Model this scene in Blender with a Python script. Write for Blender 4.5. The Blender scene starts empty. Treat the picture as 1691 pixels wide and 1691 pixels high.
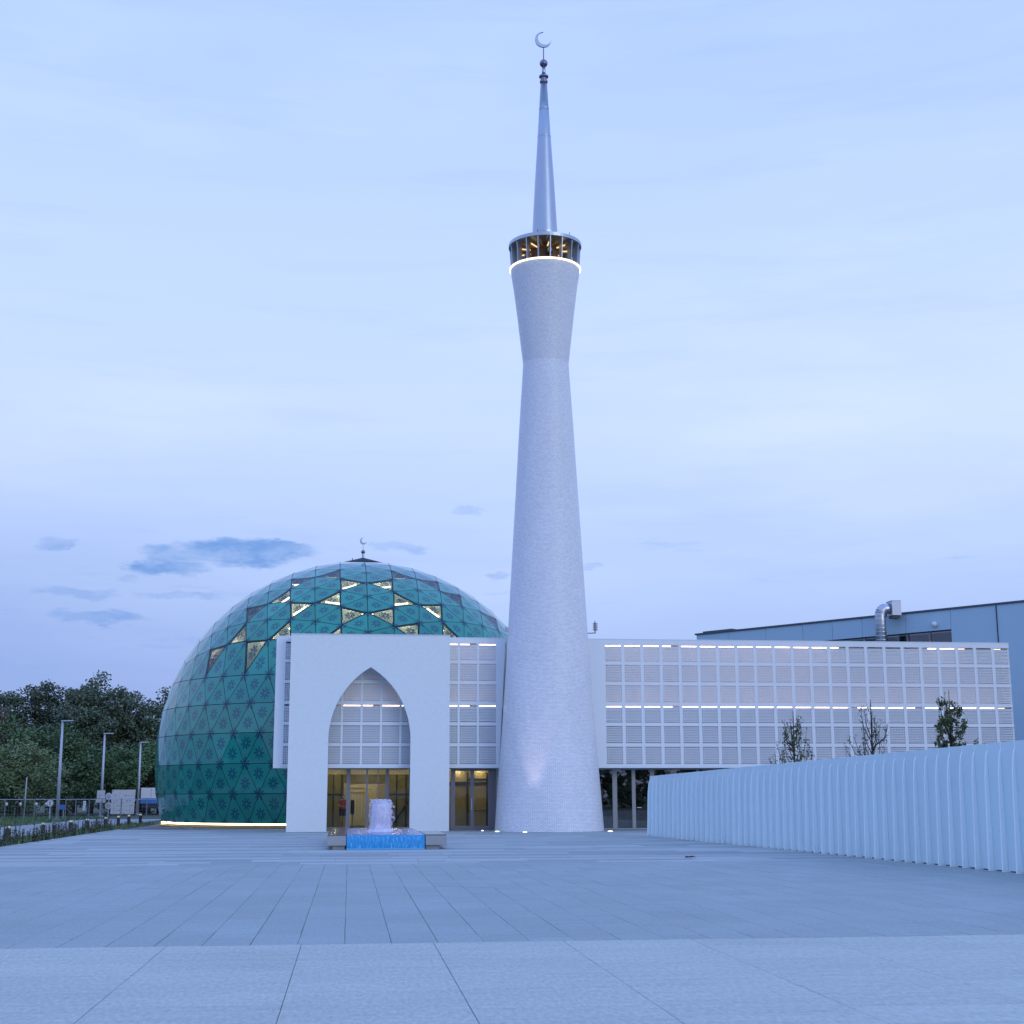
import bpy, bmesh, math, random
from mathutils import Vector, Matrix
R = math.radians
random.seed(7)
sc = bpy.context.scene
COL = sc.collection

# ------------------------------------------------------------------ camera
cam_d = bpy.data.cameras.new('camera')
cam = bpy.data.objects.new('camera', cam_d); COL.objects.link(cam)
cam_d.sensor_width = 36.0
cam_d.lens = 2350.0 / 1691.0 * 36.0
cam_d.clip_start = 0.1; cam_d.clip_end = 3000
yaw, pitch, roll = R(6.43), R(11.228), 0.0025
cam.matrix_world = (Matrix.Translation((0, 0, 1.7)) @ Matrix.Rotation(-yaw, 4, 'Z')
                    @ Matrix.Rotation(math.pi / 2 + pitch, 4, 'X') @ Matrix.Rotation(-roll, 4, 'Z'))
sc.camera = cam

# ------------------------------------------------------------------ render / view
sc.render.engine = 'CYCLES'
sc.cycles.use_denoising = True
sc.cycles.max_bounces = 8
sc.cycles.transparent_max_bounces = 16
sc.cycles.sample_clamp_indirect = 4.0
sc.view_settings.view_transform = 'Standard'
sc.view_settings.look = 'None'
sc.view_settings.exposure = 0.0
sc.view_settings.gamma = 1.0
sc.view_settings.use_curve_mapping = False


class NT:
    """small helper for writing node maths"""
    def __init__(self, tree):
        self.t = tree; self.n = tree.nodes; self.l = tree.links

    def node(self, typ, **kw):
        n = self.n.new(typ)
        for k, v in kw.items():
            setattr(n, k, v)
        return n

    def put(self, sock, v):
        if isinstance(v, bpy.types.NodeSocket):
            self.l.new(v, sock)
        else:
            sock.default_value = v

    def m(self, op, a, b=0.0, c=None, clamp=False):
        n = self.node('ShaderNodeMath', operation=op, use_clamp=clamp)
        self.put(n.inputs[0], a); self.put(n.inputs[1], b)
        if c is not None:
            self.put(n.inputs[2], c)
        return n.outputs[0]

    def ramp(self, fac, stops, interp='LINEAR'):
        n = self.node('ShaderNodeValToRGB'); cr = n.color_ramp; cr.interpolation = interp
        while len(cr.elements) < len(stops):
            cr.elements.new(0.5)
        for e, (p, c) in zip(cr.elements, stops):
            e.position = p; e.color = (*c, 1)
        self.put(n.inputs[0], fac)
        return n.outputs[0]

    def smooth(self, x, a, b):
        n = self.node('ShaderNodeMapRange', interpolation_type='SMOOTHSTEP')
        self.put(n.inputs[0], x); self.put(n.inputs[1], a); self.put(n.inputs[2], b)
        return n.outputs[0]

    def mix(self, f, a, b, blend='MIX'):
        n = self.node('ShaderNodeMix', data_type='RGBA', blend_type=blend)
        self.put(n.inputs[0], f); self.put(n.inputs[6], a); self.put(n.inputs[7], b)
        return n.outputs[2]

    def noise(self, vec, scale, detail=4.0, rough=0.55):
        n = self.node('ShaderNodeTexNoise')
        if vec is not None:
            self.put(n.inputs['Vector'], vec)
        n.inputs['Scale'].default_value = scale; n.inputs['Detail'].default_value = detail
        n.inputs['Roughness'].default_value = rough
        return n.outputs[0]

    def scalevec(self, vec, s):
        n = self.node('ShaderNodeMapping'); self.put(n.inputs['Vector'], vec)
        n.inputs['Scale'].default_value = s
        return n.outputs[0]


# ------------------------------------------------------------------ sky: twilight under a thin veil of cloud
SUN_EL, SUN_AZ = R(12), R(150)         # weak after-glow, high behind the photographer's right
world = bpy.data.worlds.new('World'); sc.world = world; world.use_nodes = True
w = NT(world.node_tree); w.n.clear()
sky = w.node('ShaderNodeTexSky', sky_type='NISHITA', sun_disc=False)
sky.sun_elevation = SUN_EL; sky.sun_rotation = SUN_AZ; sky.air_density = 1.0; sky.dust_density = 0.6
tc = w.node('ShaderNodeTexCoord').outputs['Generated']
sep = w.node('ShaderNodeSeparateXYZ'); w.l.new(tc, sep.inputs[0])
az = w.m('MULTIPLY', w.m('ARCTAN2', sep.outputs[0], sep.outputs[1]), 57.2958)
el = w.m('MULTIPLY', w.m('ARCSINE', sep.outputs[2]), 57.2958)
elf = w.m('DIVIDE', el, 90.0, clamp=True)
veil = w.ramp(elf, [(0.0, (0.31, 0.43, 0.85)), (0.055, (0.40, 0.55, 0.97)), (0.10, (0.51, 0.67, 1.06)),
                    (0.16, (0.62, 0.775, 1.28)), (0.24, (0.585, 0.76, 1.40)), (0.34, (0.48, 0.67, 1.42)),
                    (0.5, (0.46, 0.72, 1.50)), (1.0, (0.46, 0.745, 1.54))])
# broad soft drifts of cloud, everywhere on the dome
cv = w.scalevec(tc, (1.6, 1.6, 7.0))
drift = w.noise(cv, 1.7, 5.0, 0.55)
veil = w.mix(w.smooth(drift, 0.38, 0.68), veil, w.mix(1.0, veil, (1.12, 1.08, 1.04, 1), 'MULTIPLY'))
streak = w.noise(w.scalevec(tc, (2.5, 2.5, 26.0)), 2.2, 6.0, 0.6)
veil = w.mix(w.m('MULTIPLY', w.smooth(streak, 0.5, 0.72), 0.35), veil, w.mix(1.0, veil, (0.86, 0.89, 0.95, 1), 'MULTIPLY'))
# the west (left) side is a little dimmer than the east near the horizon
side = w.m('MULTIPLY', w.smooth(w.m('ADD', w.m('MULTIPLY', sep.outputs[0], -1.0), 0.0), -0.15, 0.3),
           w.m('SUBTRACT', 1.0, w.smooth(el, 5.0, 16.0)))
veil = w.mix(w.m('MULTIPLY', side, 0.95), veil, w.mix(1.0, veil, (0.70, 0.75, 0.86, 1), 'MULTIPLY'))
# small dark cumulus fragments
wob = w.node('ShaderNodeTexNoise'); w.put(wob.inputs['Vector'], w.scalevec(tc, (1, 1, 3.0)))
wob.inputs['Scale'].default_value = 34.0; wob.inputs['Detail'].default_value = 7.0; wob.inputs['Roughness'].default_value = 0.62
wsep = w.node('ShaderNodeSeparateColor'); w.l.new(wob.outputs['Color'], wsep.inputs[0])
azw = w.m('ADD', az, w.m('MULTIPLY', w.m('SUBTRACT', wsep.outputs[0], 0.5), 3.2))
elw = w.m('ADD', el, w.m('MULTIPLY', w.m('SUBTRACT', wsep.outputs[1], 0.5), 1.1))
BLOBS = [(-4.45, 9.46, 2.07, .41), (-2.78, 9.65, .7, .26), (-7.37, 8.75, 1.2, .26), (-7.16, 9.28, 1.0, .29), (-11.53, 9.49, .45, .2),
         (-9.80, 6.75, 1.27, .22), (-10.64, 7.65, 1.22, .15), (-6.74, 7.66, 1.34, .12), (-8.74, 8.26, .49, .15), (9.86, 9.02, .39, .10),
         (4.85, 11.31, .39, .15), (1.73, 9.76, .98, .15), (6.16, 8.63, .34, .12)]
STR = [1, 1, 1, .8, .55, .75, .4, .4, .35, .35, .3, .4, .45]
dens = None
for (a, e, wa, we), s_ in zip(BLOBS, STR):
    da = w.m('DIVIDE', w.m('SUBTRACT', azw, a), wa * 1.25); de = w.m('DIVIDE', w.m('SUBTRACT', elw, e), we * 1.25)
    d2 = w.m('ADD', w.m('MULTIPLY', da, da), w.m('MULTIPLY', de, de))
    s = w.m('MULTIPLY', w.m('SUBTRACT', 1.0, w.smooth(d2, 0.25, 1.6)), s_)
    dens = s if dens is None else w.m('MAXIMUM', dens, s)
generic = w.noise(w.scalevec(tc, (3.2, 3.2, 20.0)), 3.1, 6.0, 0.6)
band = w.m('MULTIPLY', w.smooth(el, 2.0, 5.0), w.m('SUBTRACT', 1.0, w.smooth(el, 9.0, 13.0)))
dens = w.m('MAXIMUM', dens, w.m('MULTIPLY', w.m('MULTIPLY', w.smooth(generic, 0.60, 0.75), band), 0.35))
veil = w.mix(w.m('MULTIPLY', w.m('MULTIPLY', dens, 0.85), w.m('ADD', 0.55, w.m('MULTIPLY', w.smooth(wsep.outputs[2], 0.35, 0.6), 0.45))), veil, (0.12, 0.31, 0.76, 1))
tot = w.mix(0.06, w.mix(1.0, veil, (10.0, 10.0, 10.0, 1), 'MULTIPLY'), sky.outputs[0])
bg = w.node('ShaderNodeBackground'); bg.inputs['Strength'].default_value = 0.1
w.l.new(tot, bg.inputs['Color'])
wo = w.node('ShaderNodeOutputWorld'); w.l.new(bg.outputs[0], wo.inputs['Surface'])

sun_d = bpy.data.lights.new('sun', 'SUN'); sun_d.energy = 0.6; sun_d.angle = R(30); sun_d.color = (0.95, 0.98, 0.95)
sun = bpy.data.objects.new('sun', sun_d); COL.objects.link(sun)
sdir = Vector((math.sin(SUN_AZ) * math.cos(SUN_EL), math.cos(SUN_AZ) * math.cos(SUN_EL), math.sin(SUN_EL)))
sun.rotation_euler = (-sdir).to_track_quat('-Z', 'Y').to_euler()
sun.location = (20, -20, 40)


# ------------------------------------------------------------------ materials
MATS = {}
def newmat(name):
    m = bpy.data.materials.new(name); m.use_nodes = True
    n = NT(m.node_tree); n.n.clear()
    out = n.node('ShaderNodeOutputMaterial')
    MATS[name] = m
    return m, n, out

def pbr(name, col, rough=0.6, metal=0.0, spec=0.5, var=0.0, vscale=3.0, bump=0.0, bscale=40.0, rnd=0.0, coord='Object',
        island=0.0, stretch=(1, 1, 1), coat=0.0):
    m, n, out = newmat(name)
    b = n.node('ShaderNodeBsdfPrincipled')
    b.inputs['Roughness'].default_value = rough; b.inputs['Metallic'].default_value = metal
    b.inputs['Specular IOR Level'].default_value = spec
    b.inputs['Coat Weight'].default_value = coat; b.inputs['Coat Roughness'].default_value = 0.08
    c = (*col, 1)
    vec = n.scalevec(n.node('ShaderNodeTexCoord').outputs[coord], stretch)
    if var > 0:
        f = n.noise(vec, vscale, 5.0, 0.6)
        v = n.m('ADD', 1.0 - var, n.m('MULTIPLY', f, 2 * var))
        c = n.mix(1.0, c, v_rgb(n, v), 'MULTIPLY')
    if rnd > 0:
        r = n.node('ShaderNodeObjectInfo').outputs['Random']
        c = n.mix(1.0, c, v_rgb(n, n.m('ADD', 1.0 - rnd, n.m('MULTIPLY', r, 2 * rnd))), 'MULTIPLY')
    if island > 0:
        r = n.node('ShaderNodeNewGeometry').outputs['Random Per Island']
        c = n.mix(1.0, c, v_rgb(n, n.m('ADD', 1.0 - island, n.m('MULTIPLY', r, 2 * island))), 'MULTIPLY')
    n.put(b.inputs['Base Color'], c)
    if bump > 0:
        bn = n.node('ShaderNodeBump'); bn.inputs['Strength'].default_value = bump; bn.inputs['Distance'].default_value = 0.02
        n.l.new(n.noise(vec, bscale, 4.0, 0.6), bn.inputs['Height']); n.l.new(bn.outputs[0], b.inputs['Normal'])
    n.l.new(b.outputs[0], out.inputs['Surface'])
    return m

def v_rgb(n, v):
    c = n.node('ShaderNodeCombineColor')
    for i in range(3):
        n.l.new(v, c.inputs[i])
    return c.outputs[0]

def emit(name, col, strength):
    m, n, out = newmat(name)
    e = n.node('ShaderNodeEmission'); e.inputs[0].default_value = (*col, 1); e.inputs[1].default_value = strength
    n.l.new(e.outputs[0], out.inputs['Surface'])
    return m

def schlick(n):
    """reflectance of one glass face seen from either side"""
    f = n.node('ShaderNodeLayerWeight'); f.inputs['Blend'].default_value = 0.5
    return n.m('ADD', 0.035, n.m('MULTIPLY', n.m('POWER', f.outputs['Facing'], 5.0), 0.9))

def glass(name, tint=(0.9, 0.95, 1.0), rough=0.02, base=0.06):
    m, n, out = newmat(name)
    t = n.node('ShaderNodeBsdfTransparent'); t.inputs[0].default_value = (*tint, 1)
    g = n.node('ShaderNodeBsdfGlossy'); g.inputs['Roughness'].default_value = rough
    f = n.m('ADD', schlick(n), base, clamp=True)
    mx = n.node('ShaderNodeMixShader'); n.l.new(f, mx.inputs[0]); n.l.new(t.outputs[0], mx.inputs[1]); n.l.new(g.outputs[0], mx.inputs[2])
    n.l.new(mx.outputs[0], out.inputs['Surface'])
    return m

pbr('white_render', (0.73, 0.79, 0.79), 0.8, var=0.09, vscale=5.0, bump=0.35, bscale=55)
pbr('white_metal', (0.66, 0.655, 0.67), 0.5, var=0.03, vscale=0.8, bump=0.05, bscale=4)
pbr('screen_white', (0.73, 0.78, 0.80), 0.55, var=0.03, vscale=0.6)
pbr('back_wall', (0.66, 0.63, 0.70), 0.8, var=0.06, vscale=1.5)
pbr('fence_white_shaded', (0.57, 0.73, 0.76), 0.5, var=0.05, vscale=0.7, rnd=0.03, bump=0.06, bscale=3)  # fence white held darker: the panels' weaker light is in the colour
pbr('fin_white_lit', (0.84, 0.93, 0.93), 0.5, rnd=0.03)  # same fence white made paler: light on the fin sides is in the colour
pbr('dark_frame', (0.010, 0.022, 0.030), 0.6, spec=0.2)
pbr('grey_frame', (0.21, 0.215, 0.24), 0.45, metal=0.3, var=0.05)
pbr('pale_frame', (0.30, 0.31, 0.32), 0.45, metal=0.2, var=0.05)
pbr('dark_metal', (0.025, 0.03, 0.04), 0.5)
pbr('zinc', (0.40, 0.46, 0.51), 0.36, metal=0.9, var=0.07, vscale=2.5, stretch=(1, 1, 0.35))
pbr('zinc_dark', (0.2, 0.2, 0.24), 0.35, metal=0.85)
pbr('galvanised', (0.5, 0.53, 0.58), 0.36, metal=0.95, var=0.12, vscale=3)
pbr('post_grey', (0.50, 0.53, 0.60), 0.5, metal=0.3)
pbr('wood_core', (0.16, 0.09, 0.05), 0.6, var=0.25, vscale=4, stretch=(3, 3, 0.4))
pbr('beam_tan', (0.6, 0.45, 0.3), 0.5, metal=0.3)
pbr('speaker_black', (0.03, 0.03, 0.035), 0.5)
pbr('speaker_cone', (0.42, 0.42, 0.42), 0.5)
pbr('asphalt', (0.27, 0.29, 0.31), 0.85, var=0.1, vscale=0.8)
pbr('grass', (0.05, 0.075, 0.03), 0.9, var=0.4, vscale=0.7, bump=0.5, bscale=6)
pbr('soil', (0.05, 0.045, 0.035), 0.95, var=0.3, vscale=5)
pbr('bark', (0.05, 0.042, 0.036), 0.9, var=0.25, vscale=8)
pbr('panel_blue', (0.38, 0.54, 0.64), 0.5, var=0.04, vscale=0.5, rnd=0.02)
pbr('roof_dark', (0.07, 0.08, 0.10), 0.6)
pbr('cream', (0.62, 0.54, 0.38), 0.7, var=0.06, vscale=1.5)
pbr('gold_panel', (0.56, 0.45, 0.23), 0.55, var=0.10, vscale=2.5)
pbr('olive_glass', (0.17, 0.145, 0.06), 0.35, var=0.25, vscale=1.3)
pbr('dark_bar', (0.012, 0.012, 0.012), 0.5)
pbr('timber', (0.36, 0.28, 0.13), 0.6, var=0.18, vscale=2.0, stretch=(6, 6, 0.5))
pbr('lining', (0.76, 0.71, 0.60), 0.8, var=0.05, vscale=0.6)
pbr('skin', (0.45, 0.24, 0.17), 0.5)
pbr('red_cloth', (0.35, 0.06, 0.06), 0.8)
pbr('dark_cloth', (0.02, 0.02, 0.03), 0.8)
pbr('hair', (0.03, 0.018, 0.012), 0.6)
pbr('white_plain', (0.7, 0.7, 0.7), 0.5)
pbr('blue_plain', (0.05, 0.2, 0.5), 0.4)
pbr('rubber', (0.02, 0.02, 0.02), 0.8)
pbr('dead_leaf', (0.035, 0.025, 0.02), 0.9)
emit('tube_warm', (1.0, 0.76, 0.62), 6.5)
emit('tube_dim', (1.0, 0.78, 0.6), 2.2)
emit('tube_dome', (1.0, 0.88, 0.70), 4.5)
emit('tube_fill_hidden', (1.0, 0.96, 0.88), 9.5)
emit('lamp_timber', (1.0, 0.86, 0.62), 58.0)
emit('led_ring', (1.0, 0.82, 0.60), 2.6)
emit('led_base', (1.0, 0.78, 0.42), 4.5)
emit('lamp_glow', (1.0, 0.60, 0.26), 1.6)
emit('lamp_gold', (1.0, 0.86, 0.62), 62.0)
emit('uplight', (1.0, 0.92, 0.85), 3.0)
emit('bollard_pale_emit', (0.8, 0.88, 1.0), 0.45)  # pale unlit bollard head, its brightness put in as faint emission
emit('led_blue', (0.1, 0.4, 1.0), 0.8)
emit('led_pink', (0.72, 0.5, 1.0), 0.7)
glass('clear_glass', (0.86, 0.90, 0.88), 0.01, -0.01)
glass('dark_glass', (0.50, 0.56, 0.56), 0.01, 0.12)
glass('window_glass', (0.3, 0.33, 0.36), 0.02, 0.12)

def mat_granite(name, col, speck=0.10, streak=0.05, rnd=0.05, island=0.0, rough=0.62, sscale=17.0):
    m, n, out = newmat(name)
    b = n.node('ShaderNodeBsdfPrincipled'); b.inputs['Roughness'].default_value = rough
    pos = n.node('ShaderNodeNewGeometry').outputs['Position']
    f1 = n.noise(n.scalevec(pos, (1.3, 0.42, 1)), sscale, 4.0, 0.75)
    f2 = n.noise(n.scalevec(pos, (0.35, 9.0, 1)), 1.4, 4.0, 0.6)
    f3 = n.noise(pos, 0.35, 4.0, 0.6)
    v = n.m('ADD', 1.0, n.m('MULTIPLY', n.m('SUBTRACT', f1, 0.5), speck * 4))
    v = n.m('MULTIPLY', v, n.m('ADD', 1.0, n.m('MULTIPLY', n.m('SUBTRACT', f2, 0.5), streak * 4)))
    v = n.m('MULTIPLY', v, n.m('ADD', 1.0, n.m('MULTIPLY', n.m('SUBTRACT', f3, 0.5), 0.30)))
    f4 = n.noise(n.scalevec(pos, (1, 0.6, 1)), 0.9, 6.0, 0.7)        # old damp marks and spills
    v = n.m('MULTIPLY', v, n.m('SUBTRACT', 1.0, n.m('MULTIPLY', n.smooth(f4, 0.62, 0.74), 0.10)))
    if rnd:
        r = n.node('ShaderNodeObjectInfo').outputs['Random']
        v = n.m('MULTIPLY', v, n.m('ADD', 1.0 - rnd, n.m('MULTIPLY', r, 2 * rnd)))
    if island:
        r = n.node('ShaderNodeNewGeometry').outputs['Random Per Island']
        v = n.m('MULTIPLY', v, n.m('ADD', 1.0 - island, n.m('MULTIPLY', r, 2 * island)))
    n.put(b.inputs['Base Color'], n.mix(1.0, (*col, 1), v_rgb(n, v), 'MULTIPLY'))
    bn = n.node('ShaderNodeBump'); bn.inputs['Strength'].default_value = 0.25; bn.inputs['Distance'].default_value = 0.01
    n.l.new(f1, bn.inputs['Height']); n.l.new(bn.outputs[0], b.inputs['Normal'])
    n.l.new(b.outputs[0], out.inputs['Surface'])
mat_granite('granite_light', (0.405, 0.445, 0.405), 0.26, 0.09, 0.035)
mat_granite('granite_mid', (0.27, 0.33, 0.33), 0.20, 0.07, 0.05)
mat_granite('granite_mid_mass', (0.27, 0.33, 0.33), 0.20, 0.07, 0.0, 0.05)
mat_granite('granite_band_light', (0.345, 0.395, 0.39), 0.07, 0.05, 0.0, 0.09)
mat_granite('granite_band_dark', (0.245, 0.295, 0.305), 0.07, 0.05, 0.0, 0.09)
mat_granite('granite_joint', (0.10, 0.11, 0.125), 0.05, 0.0, 0.0)
mat_granite('granite_bench', (0.34, 0.355, 0.36), 0.14, 0.0, 0.03, rough=0.5, sscale=30)
mat_granite('granite_polished', (0.16, 0.15, 0.15), 0.12, 0.0, 0.0, rough=0.12, sscale=30)

def mat_tiles():
    m, n, out = newmat('mosaic_tile')
    b = n.node('ShaderNodeBsdfPrincipled'); b.inputs['Roughness'].default_value = 0.42
    uv = n.node('ShaderNodeUVMap').outputs[0]
    br = n.node('ShaderNodeTexBrick'); n.l.new(uv, br.inputs['Vector'])
    br.inputs['Scale'].default_value = 1.0; br.inputs['Brick Width'].default_value = 0.15; br.inputs['Row Height'].default_value = 0.062
    br.inputs['Mortar Size'].default_value = 0.008; br.inputs['Mortar Smooth'].default_value = 0.3; br.inputs['Bias'].default_value = 0.0
    br.inputs['Color1'].default_value = (0.86, 0.88, 0.90, 1); br.inputs['Color2'].default_value = (0.73, 0.755, 0.785, 1)
    br.inputs['Mortar'].default_value = (0.50, 0.53, 0.58, 1); br.offset = 0.5
    f = n.noise(n.scalevec(uv, (5, 11, 1)), 1.0, 2.0, 0.5)
    c = n.mix(1.0, br.outputs['Color'], v_rgb(n, n.m('ADD', 0.92, n.m('MULTIPLY', f, 0.16))), 'MULTIPLY')
    f2 = n.noise(n.scalevec(uv, (.5, .25, 1)), 1.0, 4.0, 0.6)
    c = n.mix(1.0, c, v_rgb(n, n.m('ADD', 0.92, n.m('MULTIPLY', f2, 0.16))), 'MULTIPLY')
    n.put(b.inputs['Base Color'], c)
    bn = n.node('ShaderNodeBump'); bn.inputs['Strength'].default_value = 0.5; bn.inputs['Distance'].default_value = 0.02
    h = n.m('ADD', n.m('MULTIPLY', br.outputs['Fac'], -0.6), n.noise(n.scalevec(uv, (4.7, 11.7, 1)), 1.0, 3.0, 0.6))
    n.l.new(h, bn.inputs['Height']); n.l.new(bn.outputs[0], b.inputs['Normal'])
    n.l.new(b.outputs[0], out.inputs['Surface'])
mat_tiles()

def flower_mask(n):
    """eight-petalled print in the middle and at the three corners of a pane, in the pane's own flat coordinates"""
    uv = n.node('ShaderNodeUVMap').outputs[0]
    s = n.node('ShaderNodeSeparateXYZ'); n.l.new(uv, s.inputs[0])
    mask = None
    for px, py, r0, ph in ((0, 0, .35, 0), (0, 1, .37, .39), (-.866, -.5, .37, .39), (.866, -.5, .37, .39)):
        x = n.m('SUBTRACT', s.outputs[0], px); y = n.m('SUBTRACT', s.outputs[1], py)
        r = n.m('SQRT', n.m('ADD', n.m('MULTIPLY', x, x), n.m('MULTIPLY', y, y)))
        th = n.m('ADD', n.m('ARCTAN2', y, x), ph)
        lob = n.m('POWER', n.m('ABSOLUTE', n.m('COSINE', n.m('MULTIPLY', th, 4.0))), 0.9)
        rad = n.m('MULTIPLY', n.m('ADD', 0.30, n.m('MULTIPLY', lob, 0.70)), r0)
        a = n.smooth(n.m('SUBTRACT', rad, r), 0.0, 0.05)
        hole = n.smooth(n.m('MULTIPLY', r, 1 / r0), 0.16, 0.24)
        a = n.m('MULTIPLY', a, hole)
        mask = a if mask is None else n.m('MAXIMUM', mask, a)
    return mask

def mat_pane(name, mass=False):
    m, n, out = newmat(name)
    b = n.node('ShaderNodeBsdfPrincipled'); b.inputs['Roughness'].default_value = 0.035; b.inputs['IOR'].default_value = 1.55
    r = n.node('ShaderNodeNewGeometry').outputs['Random Per Island'] if mass else n.node('ShaderNodeObjectInfo').outputs['Random']
    base = n.mix(1.0, (0.020, 0.265, 0.210, 1), v_rgb(n, n.m('ADD', 0.86, n.m('MULTIPLY', r, 0.28))), 'MULTIPLY')
    n.put(b.inputs['Base Color'], n.mix(n.m('MULTIPLY', flower_mask(n), 0.68), base, (0.002, 0.045, 0.105, 1)))
    n.l.new(b.outputs[0], out.inputs['Surface'])
mat_pane('teal_pane'); mat_pane('teal_pane_mass', True)

def mat_clear_pane():
    m, n, out = newmat('cream_pane')
    t = n.node('ShaderNodeBsdfTransparent'); t.inputs[0].default_value = (0.86, 0.88, 0.84, 1)
    g = n.node('ShaderNodeBsdfGlossy'); g.inputs['Roughness'].default_value = 0.03
    mx = n.node('ShaderNodeMixShader'); n.l.new(n.m('ADD', schlick(n), 0.0), mx.inputs[0])
    n.l.new(t.outputs[0], mx.inputs[1]); n.l.new(g.outputs[0], mx.inputs[2])
    d = n.node('ShaderNodeBsdfDiffuse'); d.inputs[0].default_value = (0.03, 0.09, 0.13, 1)
    mx2 = n.node('ShaderNodeMixShader'); n.l.new(n.m('MULTIPLY', flower_mask(n), 0.45), mx2.inputs[0])
    n.l.new(mx.outputs[0], mx2.inputs[1]); n.l.new(d.outputs[0], mx2.inputs[2])
    n.l.new(mx2.outputs[0], out.inputs['Surface'])
mat_clear_pane()

def mat_leaf(name, c1, c2):
    m, n, out = newmat(name)
    b = n.node('ShaderNodeBsdfPrincipled'); b.inputs['Roughness'].default_value = 0.6
    r = n.node('ShaderNodeNewGeometry').outputs['Random Per Island']
    o = n.node('ShaderNodeObjectInfo').outputs['Random']
    c = n.mix(r, (*c1, 1), (*c2, 1))
    c = n.mix(1.0, c, v_rgb(n, n.m('ADD', 0.85, n.m('MULTIPLY', o, 0.3))), 'MULTIPLY')
    n.put(b.inputs['Base Color'], c)
    n.l.new(b.outputs[0], out.inputs['Surface'])
mat_leaf('leaf_dark', (0.054, 0.088, 0.058), (0.125, 0.165, 0.095))
mat_leaf('leaf_mid', (0.055, 0.12, 0.048), (0.13, 0.21, 0.085))
mat_leaf('leaf_light', (0.095, 0.155, 0.06), (0.215, 0.27, 0.12))
mat_leaf('leaf_brown', (0.075, 0.062, 0.045), (0.12, 0.10, 0.065))
mat_leaf('leaf_shrub', (0.04, 0.075, 0.03), (0.15, 0.18, 0.055))

def mat_water(name, body, rough, scale, stretch, bump, foam):
    m, n, out = newmat(name)
    b = n.node('ShaderNodeBsdfPrincipled'); b.inputs['Roughness'].default_value = rough; b.inputs['IOR'].default_value = 1.33
    pos = n.scalevec(n.node('ShaderNodeTexCoord').outputs['Object'], stretch)
    f = n.noise(pos, scale, 5.0, 0.65)
    n.put(b.inputs['Base Color'], n.mix(n.smooth(f, 0.48, 0.72), (*body, 1), (*foam, 1)))
    bn = n.node('ShaderNodeBump'); bn.inputs['Strength'].default_value = bump; bn.inputs['Distance'].default_value = 0.03
    n.l.new(f, bn.inputs['Height']); n.l.new(bn.outputs[0], b.inputs['Normal'])
    n.l.new(b.outputs[0], out.inputs['Surface'])
mat_water('falling_blue', (0.015, 0.30, 0.66), 0.15, 4.0, (9, 9, 1.0), 0.6, (0.22, 0.60, 0.84))  # blue of the LED light is put into the water's own colour
mat_water('pool_water', (0.30, 0.30, 0.50), 0.10, 6.0, (1, .5, 1), 0.6, (0.62, 0.56, 0.78))
mat_water('jet_water', (0.70, 0.70, 0.80), 0.35, 6.0, (7, 7, .9), 0.35, (0.92, 0.90, 0.95))

def mat_board():
    m, n, out = newmat('printed_board')
    b = n.node('ShaderNodeBsdfPrincipled'); b.inputs['Roughness'].default_value = 0.5
    uv = n.node('ShaderNodeTexCoord').outputs['Object']
    s = n.node('ShaderNodeSeparateXYZ'); n.l.new(uv, s.inputs[0])
    row = n.m('FRACT', n.m('MULTIPLY', s.outputs[2], 4.6))
    line = n.m('MULTIPLY', n.smooth(row, 0.3, 0.4), n.m('SUBTRACT', 1.0, n.smooth(row, 0.62, 0.72)))
    f = n.noise(n.scalevec(uv, (5, 1, 4.6)), 1.0, 3.0, 0.7)
    k = n.m('MULTIPLY', line, n.smooth(f, 0.55, 0.62))
    n.put(b.inputs['Base Color'], n.mix(k, (0.62, 0.62, 0.62, 1), (0.06, 0.06, 0.07, 1)))
    n.l.new(b.outputs[0], out.inputs['Surface'])
mat_board()


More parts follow.
